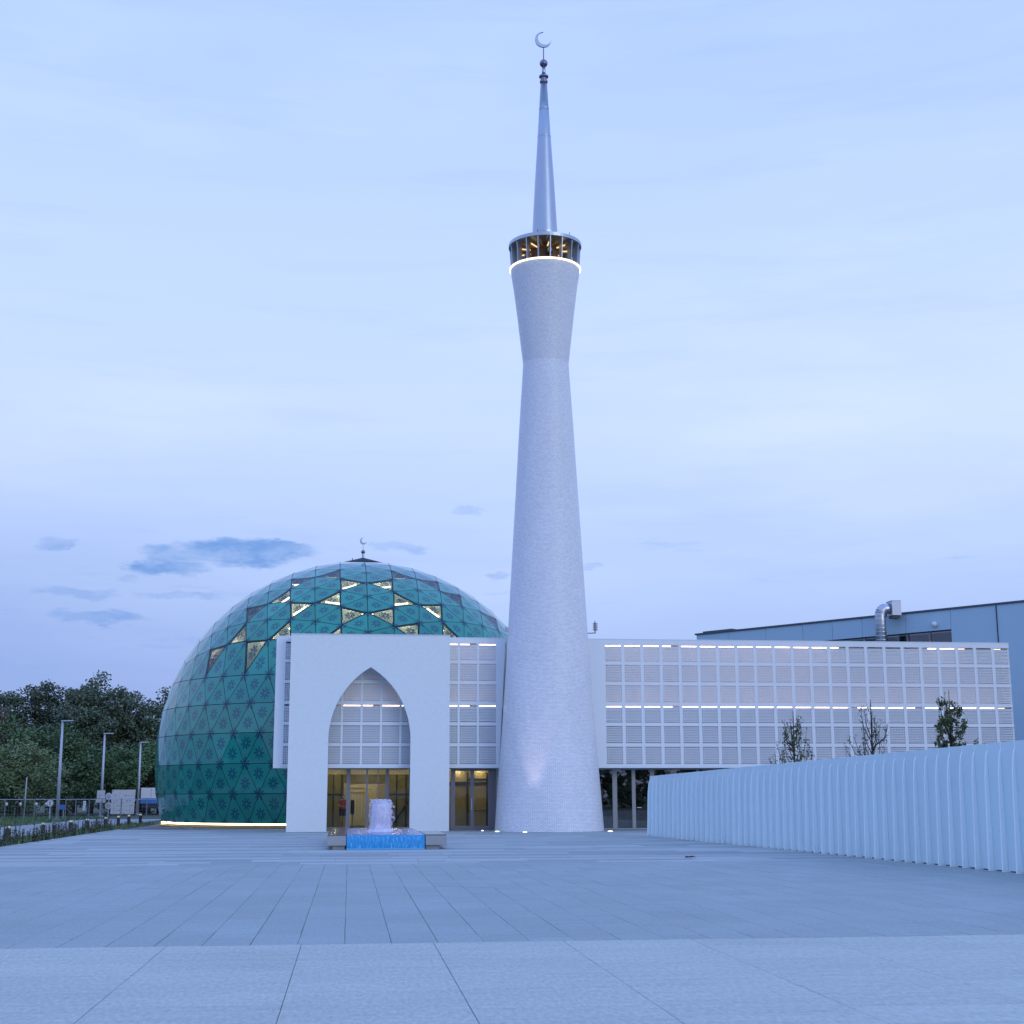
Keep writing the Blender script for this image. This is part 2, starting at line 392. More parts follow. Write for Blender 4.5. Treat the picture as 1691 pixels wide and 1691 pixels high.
# ------------------------------------------------------------------ mesh helpers
class MB:
    def __init__(self):
        self.v = []; self.f = []; self.uv = None

    def add(self, vs, fs):
        o = len(self.v); self.v += [tuple(p) for p in vs]; self.f += [tuple(i + o for i in f) for f in fs]
        return self

    def box(self, x0, x1, y0, y1, z0, z1):
        return self.add([(x0, y0, z0), (x1, y0, z0), (x1, y1, z0), (x0, y1, z0), (x0, y0, z1), (x1, y0, z1), (x1, y1, z1), (x0, y1, z1)],
                        [(3, 2, 1, 0), (4, 5, 6, 7), (0, 1, 5, 4), (1, 2, 6, 5), (2, 3, 7, 6), (3, 0, 4, 7)])

    def obox(self, c, ux, uy, uz):
        c = Vector(c); ux = Vector(ux); uy = Vector(uy); uz = Vector(uz)
        vs = [c + sx * ux + sy * uy + sz * uz for sz in (-1, 1) for sx, sy in ((-1, -1), (1, -1), (1, 1), (-1, 1))]
        return self.add(vs, [(3, 2, 1, 0), (4, 5, 6, 7), (0, 1, 5, 4), (1, 2, 6, 5), (2, 3, 7, 6), (3, 0, 4, 7)])

    def bar(self, a, b, w, h=None, up=(0, 0, 1)):
        a = Vector(a); b = Vector(b); d = (b - a).normalized(); up = Vector(up)
        if abs(d.dot(up)) > 0.98:
            up = Vector((1, 0, 0))
        s = d.cross(up).normalized(); u = s.cross(d).normalized(); h = h or w
        return self.obox((a + b) / 2, d * ((b - a).length / 2), s * (w / 2), u * (h / 2))

    def tube(self, pts, rad, n=8, cap=True):
        pts = [Vector(p) for p in pts]; rads = rad if isinstance(rad, (list, tuple)) else [rad] * len(pts)
        vs = []; fs = []
        for i, p in enumerate(pts):
            d = (pts[min(i + 1, len(pts) - 1)] - pts[max(i - 1, 0)]).normalized()
            ref = Vector((0, 0, 1)) if abs(d.z) < 0.95 else Vector((1, 0, 0))
            s = d.cross(ref).normalized(); u = s.cross(d)
            for k in range(n):
                a = 2 * math.pi * k / n
                vs.append(p + (s * math.cos(a) + u * math.sin(a)) * rads[i])
        for i in range(len(pts) - 1):
            for k in range(n):
                k2 = (k + 1) % n
                fs.append((i * n + k, i * n + k2, (i + 1) * n + k2, (i + 1) * n + k))
        if cap:
            fs.append(tuple(range(n))[::-1]); fs.append(tuple(range((len(pts) - 1) * n, len(pts) * n)))
        return self.add(vs, fs)

    def lathe(self, prof, c=(0, 0), n=32, cap=True):
        vs = []; fs = []
        for z, r in prof:
            for k in range(n):
                a = 2 * math.pi * k / n
                vs.append((c[0] + r * math.cos(a), c[1] + r * math.sin(a), z))
        for i in range(len(prof) - 1):
            for k in range(n):
                k2 = (k + 1) % n
                fs.append((i * n + k, i * n + k2, (i + 1) * n + k2, (i + 1) * n + k))
        if cap:
            fs.append(tuple(range(n))[::-1]); fs.append(tuple(range((len(prof) - 1) * n, len(prof) * n)))
        return self.add(vs, fs)

    def sphere(self, c, r, n=16, m=10, sz=1.0):
        prof = [(c[2] - r * sz * math.cos(math.pi * i / m), max(1e-4, r * math.sin(math.pi * i / m))) for i in range(m + 1)]
        return self.lathe(prof, (c[0], c[1]), n, False)

    def prism(self, poly, y0, y1):
        """polygon in x,z extruded along y"""
        n = len(poly)
        vs = [(x, y0, z) for x, z in poly] + [(x, y1, z) for x, z in poly]
        fs = [tuple(range(n)), tuple(range(n, 2 * n))[::-1]]
        fs += [(i + n, (i + 1) % n + n, (i + 1) % n, i) for i in range(n)]
        return self.add(vs, fs)

    def mesh(self, name, mat, off=(0, 0, 0), smooth=False, bevel=0.0):
        me = bpy.data.meshes.new(name)
        o = Vector(off)
        me.from_pydata([tuple(Vector(p) - o) for p in self.v], [], self.f)
        if bevel > 0:
            bm = bmesh.new(); bm.from_mesh(me)
            bmesh.ops.bevel(bm, geom=bm.edges[:], offset=bevel, segments=1, affect='EDGES')
            bm.to_mesh(me); bm.free()
        me.materials.append(MATS[mat])
        if smooth:
            me.polygons.foreach_set('use_smooth', [True] * len(me.polygons))
        me.update()
        return me

    def build(self, name, mat, parent=None, at=None, smooth=False, bevel=0.0, **props):
        """link as ONE object; vertices are given in world coordinates"""
        if at is None:
            at = Vector(self.v[0]) * 0 if not self.v else sum((Vector(p) for p in self.v), Vector()) / len(self.v)
        at = Vector(at)
        return link(name, self.mesh(name, mat, at, smooth, bevel), parent, at, **props)


def worldpos(o):
    p = Vector(o.location)
    while o.parent:
        o = o.parent; p = p + Vector(o.location)
    return p

def link(name, data, parent=None, at=(0, 0, 0), **props):
    o = bpy.data.objects.new(name, data); COL.objects.link(o)
    at = Vector(at)
    if parent is not None:
        o.parent = parent; at = at - worldpos(parent)
    o.location = at
    for k, v in props.items():
        o[k] = v
    return o

def thing(name, at, label, cat, group=None):
    o = link(name, None, None, at, label=label, category=cat)
    o.empty_display_size = 0.5
    if group:
        o['group'] = group
    return o

def copy_tree(root, at, label=None):
    r = root.copy(); COL.objects.link(r); r.location = at
    if label:
        r['label'] = label
    for ch in list(root.children):
        c = ch.copy(); COL.objects.link(c); c.parent = r
        for g in list(ch.children):
            d = g.copy(); COL.objects.link(d); d.parent = c
    return r

def smooth_auto(o, ang=40):
    me = o.data
    me.polygons.foreach_set('use_smooth', [True] * len(me.polygons))
    bm = bmesh.new(); bm.from_mesh(me)
    for e in bm.edges:
        if len(e.link_faces) == 2 and e.calc_face_angle(0) > R(ang):
            e.smooth = False
    bm.to_mesh(me); bm.free()


# ------------------------------------------------------------------ ground, plaza, path
MB().add([(-1200, -600, -0.12), (1200, -600, -0.12), (1200, 1800, -0.12), (-1200, 1800, -0.12)], [(0, 1, 2, 3)]).build('ground', 'grass', kind='structure')
PX0, PX1 = -11.45, 18.0
plaza = MB().box(PX0, 36, -12, 90, -0.10, -0.012).build('plaza', 'granite_joint', at=(0, 40, 0), kind='structure')
MB().box(PX0 - 0.18, PX0 - 0.002, -12, 75.8, -0.1, 0.012).build('edge_kerb', 'granite_band_light', plaza)
MB().box(-19.6, -13.75, -12, 113, -0.115, -0.06).build('path', 'asphalt', kind='structure')
MB().box(-13.74, PX0 - 0.19, -12, 90, -0.115, -0.03).build('planting_bed', 'soil', kind='structure')

def slab_mesh(name, sx, sy, mat):
    m = MB(); h = 0.012
    x, y, b = sx / 2, sy / 2, 0.004
    m.add([(-x, -y, -h), (x, -y, -h), (x, y, -h), (-x, y, -h), (-x, -y, -b), (x, -y, -b), (x, y, -b), (-x, y, -b),
           (-x + b, -y + b, 0), (x - b, -y + b, 0), (x - b, y - b, 0), (-x + b, y - b, 0)],
          [(0, 1, 5, 4), (1, 2, 6, 5), (2, 3, 7, 6), (3, 0, 4, 7), (4, 5, 9, 8), (5, 6, 10, 9), (6, 7, 11, 10), (7, 4, 8, 11), (8, 9, 10, 11)])
    return m.mesh(name, mat)
rs = random.Random(3)
n_slab = 0
# near field: big pale slabs, courses of uneven depth
courses = [0.72, 1.05, 0.72, 0.9]
meshA = {(d, g): slab_mesh('slab', 1.532 - 0.006, d - g, 'granite_light') for d in set(courses) for g in (.003, .005, .011)}
slabsA = []
for i in range(-6, 10):
    x = -2.05 + 1.532 * i + 0.766
    y = 17.32 - rs.random() * 0.3 * 0; k = rs.randrange(4)
    while y > 4.5:
        d = courses[k % 4]; k += rs.choice((1, 1, 2))
        slabsA.append((x, y - d / 2, d)); y -= d
for x, y, d in sorted(slabsA, key=lambda s: abs(s[0] - s[1] * 0.113) > s[1] * 0.36 + 1.2):
    if abs(x - y * 0.113) < y * 0.36 + 1.2 and y > 8:
        link('slab', meshA[(d, rs.choice((.003, .003, .005, .011)))], plaza, (x, y, rs.uniform(-0.0012, 0.0012))); n_slab += 1
rest = MB()
for x, y, d in slabsA:
    if not (abs(x - y * 0.113) < y * 0.36 + 1.2 and y > 8):
        rest.box(x - 0.76, x + 0.76, y - d / 2 + .003, y + d / 2 - .003, -0.0115, 0)
rest.build('near_slabs', 'granite_light', plaza, kind='stuff')
# middle field: narrow dark slabs laid lengthwise
LB = 1.35
meshB = [slab_mesh('slab', 0.5446 - a, LB - b, 'granite_mid') for a, b in ((.003, .004), (.006, .004), (.010, .004), (.004, .009), (.006, .012))]
slabsB = []
for i in range(-21, 40):
    x = -0.018 + 0.5446 * i + 0.272
    if x > 20.2: break
    y = 17.33
    off = rs.choice((0.35, 0.62, 1.0, 0.8))
    first = True
    while y < 36.9:
        L = LB * off if first else LB
        first = False
        if y + L > 37.0: L = 37.0 - y
        slabsB.append((x, y + L / 2, L)); y += L
vis = [s for s in slabsB if abs(s[0] - s[1] * 0.113) < s[1] * 0.365 + 0.4 and s[2] > LB - 0.01 and s[0] < 14.2]
vis.sort(key=lambda s: s[1])
vis = vis[:max(0, 296 - n_slab)]
vset = set(vis)
for x, y, L in vis:
    link('slab', rs.choice(meshB), plaza, (x, y, rs.uniform(-0.0015, 0.0015)))
rest = MB()
for s in slabsB:
    if s not in vset:
        x, y, L = s
        g = rs.choice((.0015, .003, .005)); rest.box(x - .2723 + g, x + .2723 - g, y - L / 2 + .003, y + L / 2 - .003, -0.0115, rs.uniform(-0.0015, 0.0015))
rest.build('middle_slabs', 'granite_mid_mass', plaza, kind='stuff')
# far field: alternating pale and dark courses
bands = {0: MB(), 1: MB()}
y = 37.01; k = 0
while y < 74.5:
    d = rs.choice((0.55, 0.8, 1.0, 1.25)); x = PX0 + 0.005 - rs.random() * 2.0
    tone = k % 2 if rs.random() > 0.15 else 1 - k % 2
    while x < PX1 + 0.1:
        L = rs.choice((1.6, 2.2, 3.0)); x0 = max(x, PX0 + .005); x1 = min(x + L - 0.01, 20)
        t2 = tone if rs.random() > 0.14 else 1 - tone
        if x1 > x0 + .05:
            bands[t2].box(x0, x1, y, y + d - 0.012, -0.0115, rs.uniform(-0.003, 0.001))
        x += L
    y += d; k += 1
bands[0].build('far_slabs', 'granite_band_light', plaza, kind='stuff')
bands[1].build('far_slabs', 'granite_band_dark', plaza, kind='stuff')

# ------------------------------------------------------------------ minaret
TX, TY = 9.53, 69.0
mina = thing('minaret', (TX, TY, 0), 'tall white tiled minaret with a glowing gallery and pointed metal spire', 'minaret')
prof = [(0, 2.625), (0.14, 2.604), (1.5, 2.51), (3, 2.395), (5, 2.24), (8, 2.04), (11.12, 1.862), (13.85, 1.71), (15.4, 1.62),
        (17.7, 1.488), (20.05, 1.355), (21.7, 1.25), (23.17, 1.157)]
profT = [(23.17, 1.157), (23.88, 1.24), (24.53, 1.315), (25.87, 1.465), (27.1, 1.62), (28.2, 1.785)]
def uv_lathe(name, prof, mat, parent, c, n=96):
    mb = MB().lathe(prof, c, n, True)
    o = mb.build(name, mat, parent, at=(c[0], c[1], 0), smooth=True)
    me = o.data; uvl = me.uv_layers.new(name='UVMap')
    for p in me.polygons:
        us = []
        for li in p.loop_indices:
            v = me.vertices[me.loops[li].vertex_index].co
            us.append((math.atan2(v.y, v.x), v.z))
        big = max(u for u, _ in us) - min(u for u, _ in us) > math.pi
        for li, (u, z) in zip(p.loop_indices, us):
            if big and u < 0: u += 2 * math.pi
            uvl.data[li].uv = (u * 1.9, z)
    smooth_auto(o, 50)
    return o
def refine(pr, step=0.5):
    out = []
    for (z0, r0), (z1, r1) in zip(pr, pr[1:]):
        n = max(1, round((z1 - z0) / step))
        out += [(z0 + (z1 - z0) * i / n, r0 + (r1 - r0) * i / n) for i in range(n)]
    return out + [pr[-1]]
uv_lathe('shaft', prof, 'mosaic_tile', mina, (TX, TY))
uv_lathe('flared_head', profT, 'mosaic_tile', mina, (TX, TY))
MB().lathe([(28.2, 1.80), (28.215, 1.845), (28.27, 1.848), (28.29, 1.74)], (TX, TY), 64).build('light_ring', 'led_ring', mina, at=(TX, TY, 28.2))
MB().lathe([(28.312, 1.70), (28.34, 1.70)], (TX, TY), 48).build('gallery_floor', 'beam_tan', mina, at=(TX, TY, 28.3))
MB().lathe([(28.34, 0.72), (29.42, 0.66)], (TX, TY), 24).build('core', 'wood_core', mina, at=(TX, TY, 28.3))
fin = MB()
for sgn in (0,):
    fin.add([(1.52, -.025, 28.32), (1.77, -.025, 28.32), (1.84, -.025, 29.42), (1.52, -.025, 29.42),
             (1.52, .025, 28.32), (1.77, .025, 28.32), (1.84, .025, 29.42), (1.52, .025, 29.42)],
            [(0, 1, 2, 3), (7, 6, 5, 4), (0, 4, 5, 1), (1, 5, 6, 2), (2, 6, 7, 3), (3, 7, 4, 0)])
fin_me = fin.mesh('gallery_fin', 'zinc', (0, 0, 28.3))
for k in range(18):
    o = link('gallery_fin', fin_me, mina, (TX, TY, 28.3)); o.rotation_euler.z = R(-90 + 20 * k + 1)
MB().lathe([(29.42, 1.86), (29.43, 1.885), (29.60, 1.885), (29.64, 1.80), (29.72, 0.72)], (TX, TY), 64).build('gallery_roof', 'zinc', mina, at=(TX, TY, 29.5))
beam_me = MB().box(0.66, 1.5, -.03, .03, 29.28, 29.41).mesh('roof_beam', 'beam_tan', (0, 0, 29.3))
for k in range(18):
    o = link('roof_beam', beam_me, mina, (TX, TY, 29.3)); o.rotation_euler.z = R(10 + 20 * k + 1)
lamp_me = MB().box(0.80, 1.35, -.022, .022, 29.22, 29.27).mesh('gallery_lamp', 'lamp_glow', (0, 0, 29.2))
for k in range(9):
    o = link('gallery_lamp', lamp_me, mina, (TX, TY, 29.2)); o.rotation_euler.z = R(30 + 40 * k + 1)
for k in range(4):
    a = R(-90 + 6 + 90 * k); d = Vector((math.cos(a), math.sin(a), 0)); s = Vector((-d.y, d.x, 0)); c = Vector((TX, TY, 28.98)) + d * 0.93
    sp = MB().obox(c, d * 0.13, s * 0.15, Vector((0, 0, 0.16))).build('loudspeaker', 'speaker_black', mina)
    MB().tube([c + d * .131, c + d * .15, c + d * .14], [.115, .10, .03], 14).build('speaker_cone', 'speaker_cone', sp)
    MB().bar(c - d * .13, c - d * .3, .05).build('bracket', 'zinc_dark', sp)
MB().lathe([(29.6, .69), (30.27, .651), (32.86, .516), (35.34, .362), (38.73, .172)], (TX, TY), 48).build('spire', 'zinc', mina, at=(TX, TY, 29.6), smooth=True)
for z in (31.6, 33.6, 35.6, 37.2):
    r = .69 - (z - 29.6) * (.69 - .172) / 9.13
    MB().lathe([(z, r + .004), (z + .01, r + .006), (z + .05, r + .005), (z + .06, r + .002)], (TX, TY), 48, False).build('seam_band', 'zinc', mina, at=(TX, TY, z))
MB().lathe([(38.73, .172), (38.74, .21), (38.85, .21), (38.86, .17), (38.98, .17), (39.05, .25), (39.12, .25), (39.19, .12)], (TX, TY), 32).build('collar', 'zinc_dark', mina, at=(TX, TY, 38.8))
MB().lathe([(39.15, .108), (39.66, .098)], (TX, TY), 20).build('neck', 'zinc', mina, at=(TX, TY, 39.2), smooth=True)
MB().sphere((TX, TY, 39.85), .215, 20, 12).build('ball', 'zinc_dark', mina, smooth=True)
MB().lathe([(40.04, .034), (40.80, .028)], (TX, TY), 10).build('stem', 'zinc_dark', mina, at=(TX, TY, 40.4))
def crescent(parent, cx, cy, cz, Ro, Ri, off, open_deg, th, mat):
    """a crescent standing in the x,z plane, its horns opening toward open_deg"""
    n = 40; d = off; a0 = math.acos(max(-1, min(1, (Ro * Ro + d * d - Ri * Ri) / (2 * Ro * d))))
    b0 = math.atan2(Ro * math.sin(a0), Ro * math.cos(a0) - d)
    rot = R(open_deg); mb = MB(); outer = []; inner = []
    for i in range(n + 1):
        t = i / n
        a = a0 + (2 * math.pi - 2 * a0) * t; b = b0 + (2 * math.pi - 2 * b0) * t
        outer.append((Ro * math.cos(a), Ro * math.sin(a))); inner.append((d + Ri * math.cos(b), Ri * math.sin(b)))
    def tr(p):
        return (cx + p[0] * math.cos(rot) - p[1] * math.sin(rot), cz + p[0] * math.sin(rot) + p[1] * math.cos(rot))
    vs = []
    for y in (cy - th / 2, cy + th / 2):
        for p, q in zip(outer, inner):
            x, z = tr(p); vs.append((x, y, z)); x, z = tr(q); vs.append((x, y, z))
    fs = []; m2 = 2 * (n + 1)
    for i in range(n):
        a, b, c, e = 2 * i, 2 * i + 1, 2 * i + 3, 2 * i + 2
        fs += [(a, e, c, b), (a + m2, b + m2, c + m2, e + m2), (a, a + m2, e + m2, e), (b, c, c + m2, b + m2)]
    return mb.add(vs, fs).build('crescent', mat, parent)
crescent(mina, TX - 0.02, TY, 41.22, .44, .365, .115, 45, .09, 'zinc')
MB().lathe([(29.6, .02), (29.95, .012)], (TX - .55, TY - 1.3), 6).build('lightning_rod', 'dark_metal', mina)
MB().lathe([(29.6, .02), (29.9, .012)], (TX + 1.1, TY - 1.2), 6).build('lightning_rod', 'dark_metal', mina)

# ------------------------------------------------------------------ dome
DC = Vector((0.563, 86.96, 3.72)); DR = 11.93; AZ0 = R(1.6)
dome = thing('dome', (DC.x, DC.y, 0), 'big teal glass dome of triangular flower-printed panes behind the white portal', 'dome')
def sdir_(lat, azm):
    return Vector((math.cos(lat) * math.sin(azm), -math.cos(lat) * math.cos(azm), math.sin(lat)))
def slerp(a, b, t):
    wv = a.angle(b)
    return a.copy() if wv < 1e-9 else (a * math.sin((1 - t) * wv) + b * math.sin(t * wv)) / math.sin(wv)
tris = []
NF = 9; pole = Vector((0, 0, 1)); la = math.atan(0.5)
corner = [sdir_(la, AZ0 + k * 2 * math.pi / 5) for k in range(5)]
arc = []                                        # the 45 points on the lower edge of the cap
for k in range(5):
    A, B, D = pole, corner[k], corner[(k + 1) % 5]
    def q3(A, B, D, i, j):
        kk = i + j
        return A.copy() if kk == 0 else slerp(slerp(A, B, kk / NF), slerp(A, D, kk / NF), j / kk)
    def pt(i, j):
        return (q3(A, B, D, i, j) + q3(B, D, A, j, NF - i - j) + q3(D, A, B, NF - i - j, i)).normalized()
    for i in range(NF):
        for j in range(NF - i):
            tris.append((pt(i, j), pt(i + 1, j), pt(i, j + 1)))
            if i + j < NF - 1:
                tris.append((pt(i + 1, j), pt(i + 1, j + 1), pt(i, j + 1)))
    arc += [pt(NF - j, j) for j in range(NF)]
rings = [arc]
for r_, lat in enumerate((21.1, 13.4, 5.8, -1.9, -9.4, -17.2)):
    h = 0.5 if r_ % 2 == 0 else 0.0
    rings.append([sdir_(R(lat), AZ0 + (i + h) * 2 * math.pi / 45) for i in range(45)])
for r_ in range(len(rings) - 1):
    up, lo = rings[r_], rings[r_ + 1]
    for i in range(45):
        j = (i + 1) % 45
        if r_ % 2 == 0:      # lower ring shifted by half a step
            tris.append((up[i], lo[i], up[j])); tris.append((up[j], lo[i], lo[j]))
        else:
            tris.append((up[i], lo[i], lo[j])); tris.append((up[i], lo[j], up[j]))
CLEAR_TUBE = [(55.2, -7.6), (55.2, 12.3), (61.4, 22.2), (60.8, -16.3), (56.4, -33.0), (47.5, -11.9), (44.3, -24.0), (46.9, 15.9),
              (44.3, 28.3), (50.5, 40.3), (57.9, 40.3), (48.9, -34.2)]
CLEAR = [(40.0, -4.3), (40.6, 8.5), (44.9, 54.4), (33.9, -25.4), (34.1, -7.8), (34.4, 12.1), (35.4, 30.5), (43.4, -44.6),
         (33.9, -45.1), (27.3, -51.3), (27.9, -34.9)]
cents = [((a + b + c) / 3).normalized() for a, b, c in tris]
def nearest(lat, azm):
    d = sdir_(R(lat), R(azm)); return max(range(len(tris)), key=lambda i: cents[i].dot(d))
tube_ids = {nearest(*q) for q in CLEAR_TUBE}; clear_ids = {nearest(*q) for q in CLEAR} - tube_ids
CAN = [(0.0, 1.0), (-0.866, -0.5), (0.866, -0.5)]
ZCUT = 0.27 - DC.z
def pane_poly(t, inset=0.017):
    """corner points (relative to the dome centre) and flat print coordinates of a pane, cut level at the base"""
    P = [v * DR for v in t]; c = (P[0] + P[1] + P[2]) / 3
    if (P[1] - P[0]).cross(P[2] - P[0]).dot(c) < 0:
        P = [P[0], P[2], P[1]]
    rin = min((c - P[i]).cross(P[(i + 1) % 3] - P[i]).length / (P[(i + 1) % 3] - P[i]).length for i in range(3))
    k = 1 - inset / rin
    Q = [(c + (p - c) * k, Vector((u[0] * k, u[1] * k))) for p, u in zip(P, CAN)]
    out = []
    for i in range(3):
        (p, u), (q, v) = Q[i], Q[(i + 1) % 3]
        if p.z >= ZCUT: out.append((p, u))
        if (p.z >= ZCUT) != (q.z >= ZCUT):
            s = (ZCUT - p.z) / (q.z - p.z); out.append((p.lerp(q, s), u.lerp(v, s)))
    return out
def pane_mesh(polys, mat, origin):
    vs = []; fs = []; uvs = []
    for poly in polys:
        if len(poly) < 3: continue
        nrm = (poly[1][0] - poly[0][0]).cross(poly[2][0] - poly[0][0]).normalized()
        o = len(vs); n = len(poly)
        vs += [p + DC - origin for p, _ in poly] + [p - nrm * 0.045 + DC - origin for p, _ in poly]
        fs.append(tuple(range(o, o + n))); uvs.append([u for _, u in poly])
        fs.append(tuple(range(o + n, o + 2 * n))[::-1]); uvs.append([u for _, u in poly][::-1])
        for i in range(n):
            j = (i + 1) % n
            fs.append((o + i, o + i + n, o + j + n, o + j)); uvs.append([poly[i][1], poly[i][1], poly[j][1], poly[j][1]])
    me = bpy.data.meshes.new('pane'); me.from_pydata([tuple(v) for v in vs], [], fs)
    uvl = me.uv_layers.new(name='UVMap'); k = 0
    for us in uvs:
        for u in us:
            uvl.data[k].uv = u; k += 1
    me.materials.append(MATS[mat]); me.update()
    return me
order = []
for i, t in enumerate(tris):
    poly = pane_poly(t)
    if len(poly) < 3: continue
    c = cents[i]; view = (Vector((0, 0, 1.7)) - (DC + c * DR)).normalized()
    facing = c.dot(view)
    azd = math.degrees(math.atan2(c.x, -c.y)); latd = math.degrees(math.asin(c.z))
    hidden = latd < 24 and -14 < azd < 100
    order.append((-(facing if not hidden else facing * 0.05 - 0.2), i, poly))
order.sort(key=lambda s: s[0])
solo = [s for s in order if s[1] in tube_ids or s[1] in clear_ids]
solo += [s for s in order if s[0] < 0 and s not in solo][:298 - len(solo)]
sids = {s[1] for s in solo}
for _, i, poly in solo:
    org = DC + cents[i] * DR
    clear = i in tube_ids or i in clear_ids
    o = link('pane', pane_mesh([poly], 'cream_pane' if clear else 'teal_pane', org), dome, org)
    if clear:
        o['label'] = 'clear pane showing the lit cream inside of the dome'
link('pane_mass', pane_mesh([s[2] for s in order if s[1] not in sids], 'teal_pane_mass', DC), dome, DC, kind='stuff')
# lattice of dark bars behind the joints
lat_mb = MB(); seen = set()
def key(v): return (round(v.x, 4), round(v.y, 4), round(v.z, 4))
for t in tris:
    for a, b in ((t[0], t[1]), (t[1], t[2]), (t[2], t[0])):
        kk = tuple(sorted((key(a), key(b))))
        if kk in seen: continue
        seen.add(kk)
        A, B = a * (DR - .045), b * (DR - .045)
        if A.z < B.z: A, B = B, A
        if A.z < ZCUT: continue
        if B.z < ZCUT: B = A.lerp(B, (A.z - ZCUT) / (A.z - B.z))
        lat_mb.bar(A + DC, B + DC, 0.12, 0.075, up=(a + b).normalized())
lat_mb.build('lattice', 'dark_frame', dome, at=DC)
# cream lining inside
bm = bmesh.new(); bmesh.ops.create_icosphere(bm, subdivisions=4, radius=DR - 0.62)
bmesh.ops.delete(bm, geom=[v for v in bm.verts if v.co.z < ZCUT - .2], context='VERTS')
me = bpy.data.meshes.new('inner_lining'); bm.to_mesh(me); bm.free(); me.materials.append(MATS['lining'])
me.polygons.foreach_set('use_smooth', [True] * len(me.polygons))
link('inner_lining', me, dome, DC)
rs = random.Random(11)
for i in sorted(tube_ids):
    t = tris[i]; c = cents[i]
    e = max(((t[0], t[1]), (t[1], t[2]), (t[2], t[0])), key=lambda ab: abs((ab[0] - ab[1]).normalized().dot(Vector((.9, 0, .35 if rs.random() > .5 else -.35)))))
    d = (e[1] - e[0]).normalized(); m_ = DC + c * (DR - 0.24)
    MB().bar(m_ - d * .42, m_ + d * .42, .075, .06, up=c).build('light_tube', 'tube_dome', dome)
for i in sorted(clear_ids | tube_ids):
    c = cents[i]; latd = math.asin(c.z); azd = math.atan2(c.x, -c.y)
    n_fill = 0
    for da, dl in ((-5.2, 1.5), (5.2, 1.5), (0, 6.0), (0, -6.5), (-8, 4), (8, 4), (-7, -4), (7, -4), (-10, 0), (10, 0), (0, 10), (-12, 6), (12, 6), (-13, 0), (13, 0), (0, 14)):
        if n_fill == 4: break
        q = sdir_(latd + R(dl), azd + R(da) / math.cos(latd)); m_ = DC + q * (DR - 0.30)
        d = Vector((0, 0, 1)).cross(q).normalized()
        ray = (m_ - Vector((0, 0, 1.7))).normalized(); oc = Vector((0, 0, 1.7)) - DC; b_ = oc.dot(ray)
        hit = (oc + ray * (-b_ - math.sqrt(max(0, b_ * b_ - oc.dot(oc) + DR * DR)))).normalized()
        if max(range(len(tris)), key=lambda k: cents[k].dot(hit)) in clear_ids | tube_ids: continue   # keeps the added fill light unseen behind a printed pane
        n_fill += 1
        MB().bar(m_ - d * .2, m_ + d * .2, .10, .05, up=q).build('light_tube', 'tube_fill_hidden', dome)  # unseen fill light added to brighten the lining, not a visible tube
rb = math.sqrt(DR * DR - DC.z ** 2)
MB().lathe([(0.0, rb + .16), (0.085, rb + .16), (0.086, rb - .3), (0.0, rb - .3)], (DC.x, DC.y), 120, False).build('base_plinth', 'timber', dome, at=(DC.x, DC.y, 0))
MB().lathe([(0.15, rb - .06), (0.15, rb + .045), (0.245, rb + .045), (0.245, rb - .06)], (DC.x, DC.y), 120, False).build('base_light', 'led_base', dome, at=(DC.x, DC.y, .2))
cap_n = 10
MB().lathe([(15.52, 1.42), (15.60, 1.46), (16.0, .10)], (DC.x, DC.y), cap_n).build('cap_roof', 'dark_frame', dome, at=(DC.x, DC.y, 15.6))
fi = MB().lathe([(15.93, .085), (16.28, .07)], (DC.x, DC.y), 14).build('finial', 'zinc', dome, at=(DC.x, DC.y, 16))
MB().sphere((DC.x, DC.y, 16.38), .125, 16, 10).build('ball', 'zinc_dark', fi, smooth=True)
MB().lathe([(16.48, .022), (16.87, .018)], (DC.x, DC.y), 8).build('stem', 'zinc', fi, at=(DC.x, DC.y, 16.6))
crescent(fi, DC.x, DC.y, 17.06, .21, .165, .075, 40, .06, 'zinc')
MB().lathe([(15.75, .03), (15.95, .015)], (DC.x - .65, DC.y - .3), 6).build('lightning_rod', 'dark_metal', dome)

# ------------------------------------------------------------------ entrance portal with pointed arch
portal = thing('entrance_portal', (0.9, 69.3, 0), 'tall plain white portal wall pierced by a pointed arch in front of the dome', 'portal')
xl, xr, zt = -2.92, 4.74, 9.30
ax, aw, zs, ac = 0.915, 1.955, 4.30, 2.06; aR = aw + ac
N = 24
left = []; tmax = math.acos(ac / aR)
for i in range(N + 1):
    t = tmax * i / N
    left.append((ax - (aR * math.cos(t) - ac), zs + aR * math.sin(t)))
apex = left[-1]
right = [(2 * ax - x, z) for x, z in left]
def arch_wall(y0, y1):
    mb = MB()
    # left half and right half as strips so that no face is concave
    for pts, xo, sgn in ((left, xl, 1), (right, xr, -1)):
        full = [(pts[0][0], 0.0)] + pts
        vs = []; 
        for x, z in full: vs += [(xo, y0, z), (x, y0, z), (xo, y1, z), (x, y1, z)]
        vs += [(xo, y0, zt), (ax, y0, zt), (xo, y1, zt), (ax, y1, zt)]
        fs = []
        for i in range(len(full)):
            a, b = 4 * i, 4 * i + 4
            f1 = (a, a + 1, b + 1, b); f2 = (a + 2, b + 2, b + 3, a + 3); f3 = (a + 1, a + 3, b + 3, b + 1); f4 = (a, b, b + 2, a + 2)
            if i == len(full) - 1: quads = (f1, f2, f4)
            else: quads = (f1, f2, f3, f4)
            fs += [q if sgn > 0 else q[::-1] for q in quads]
        t_ = 4 * len(full)
        fs += [q if sgn > 0 else q[::-1] for q in ((t_, t_ + 1, t_ + 3, t_ + 2), (0, 2, 3, 1))]
        mb.add(vs, fs)
    return mb
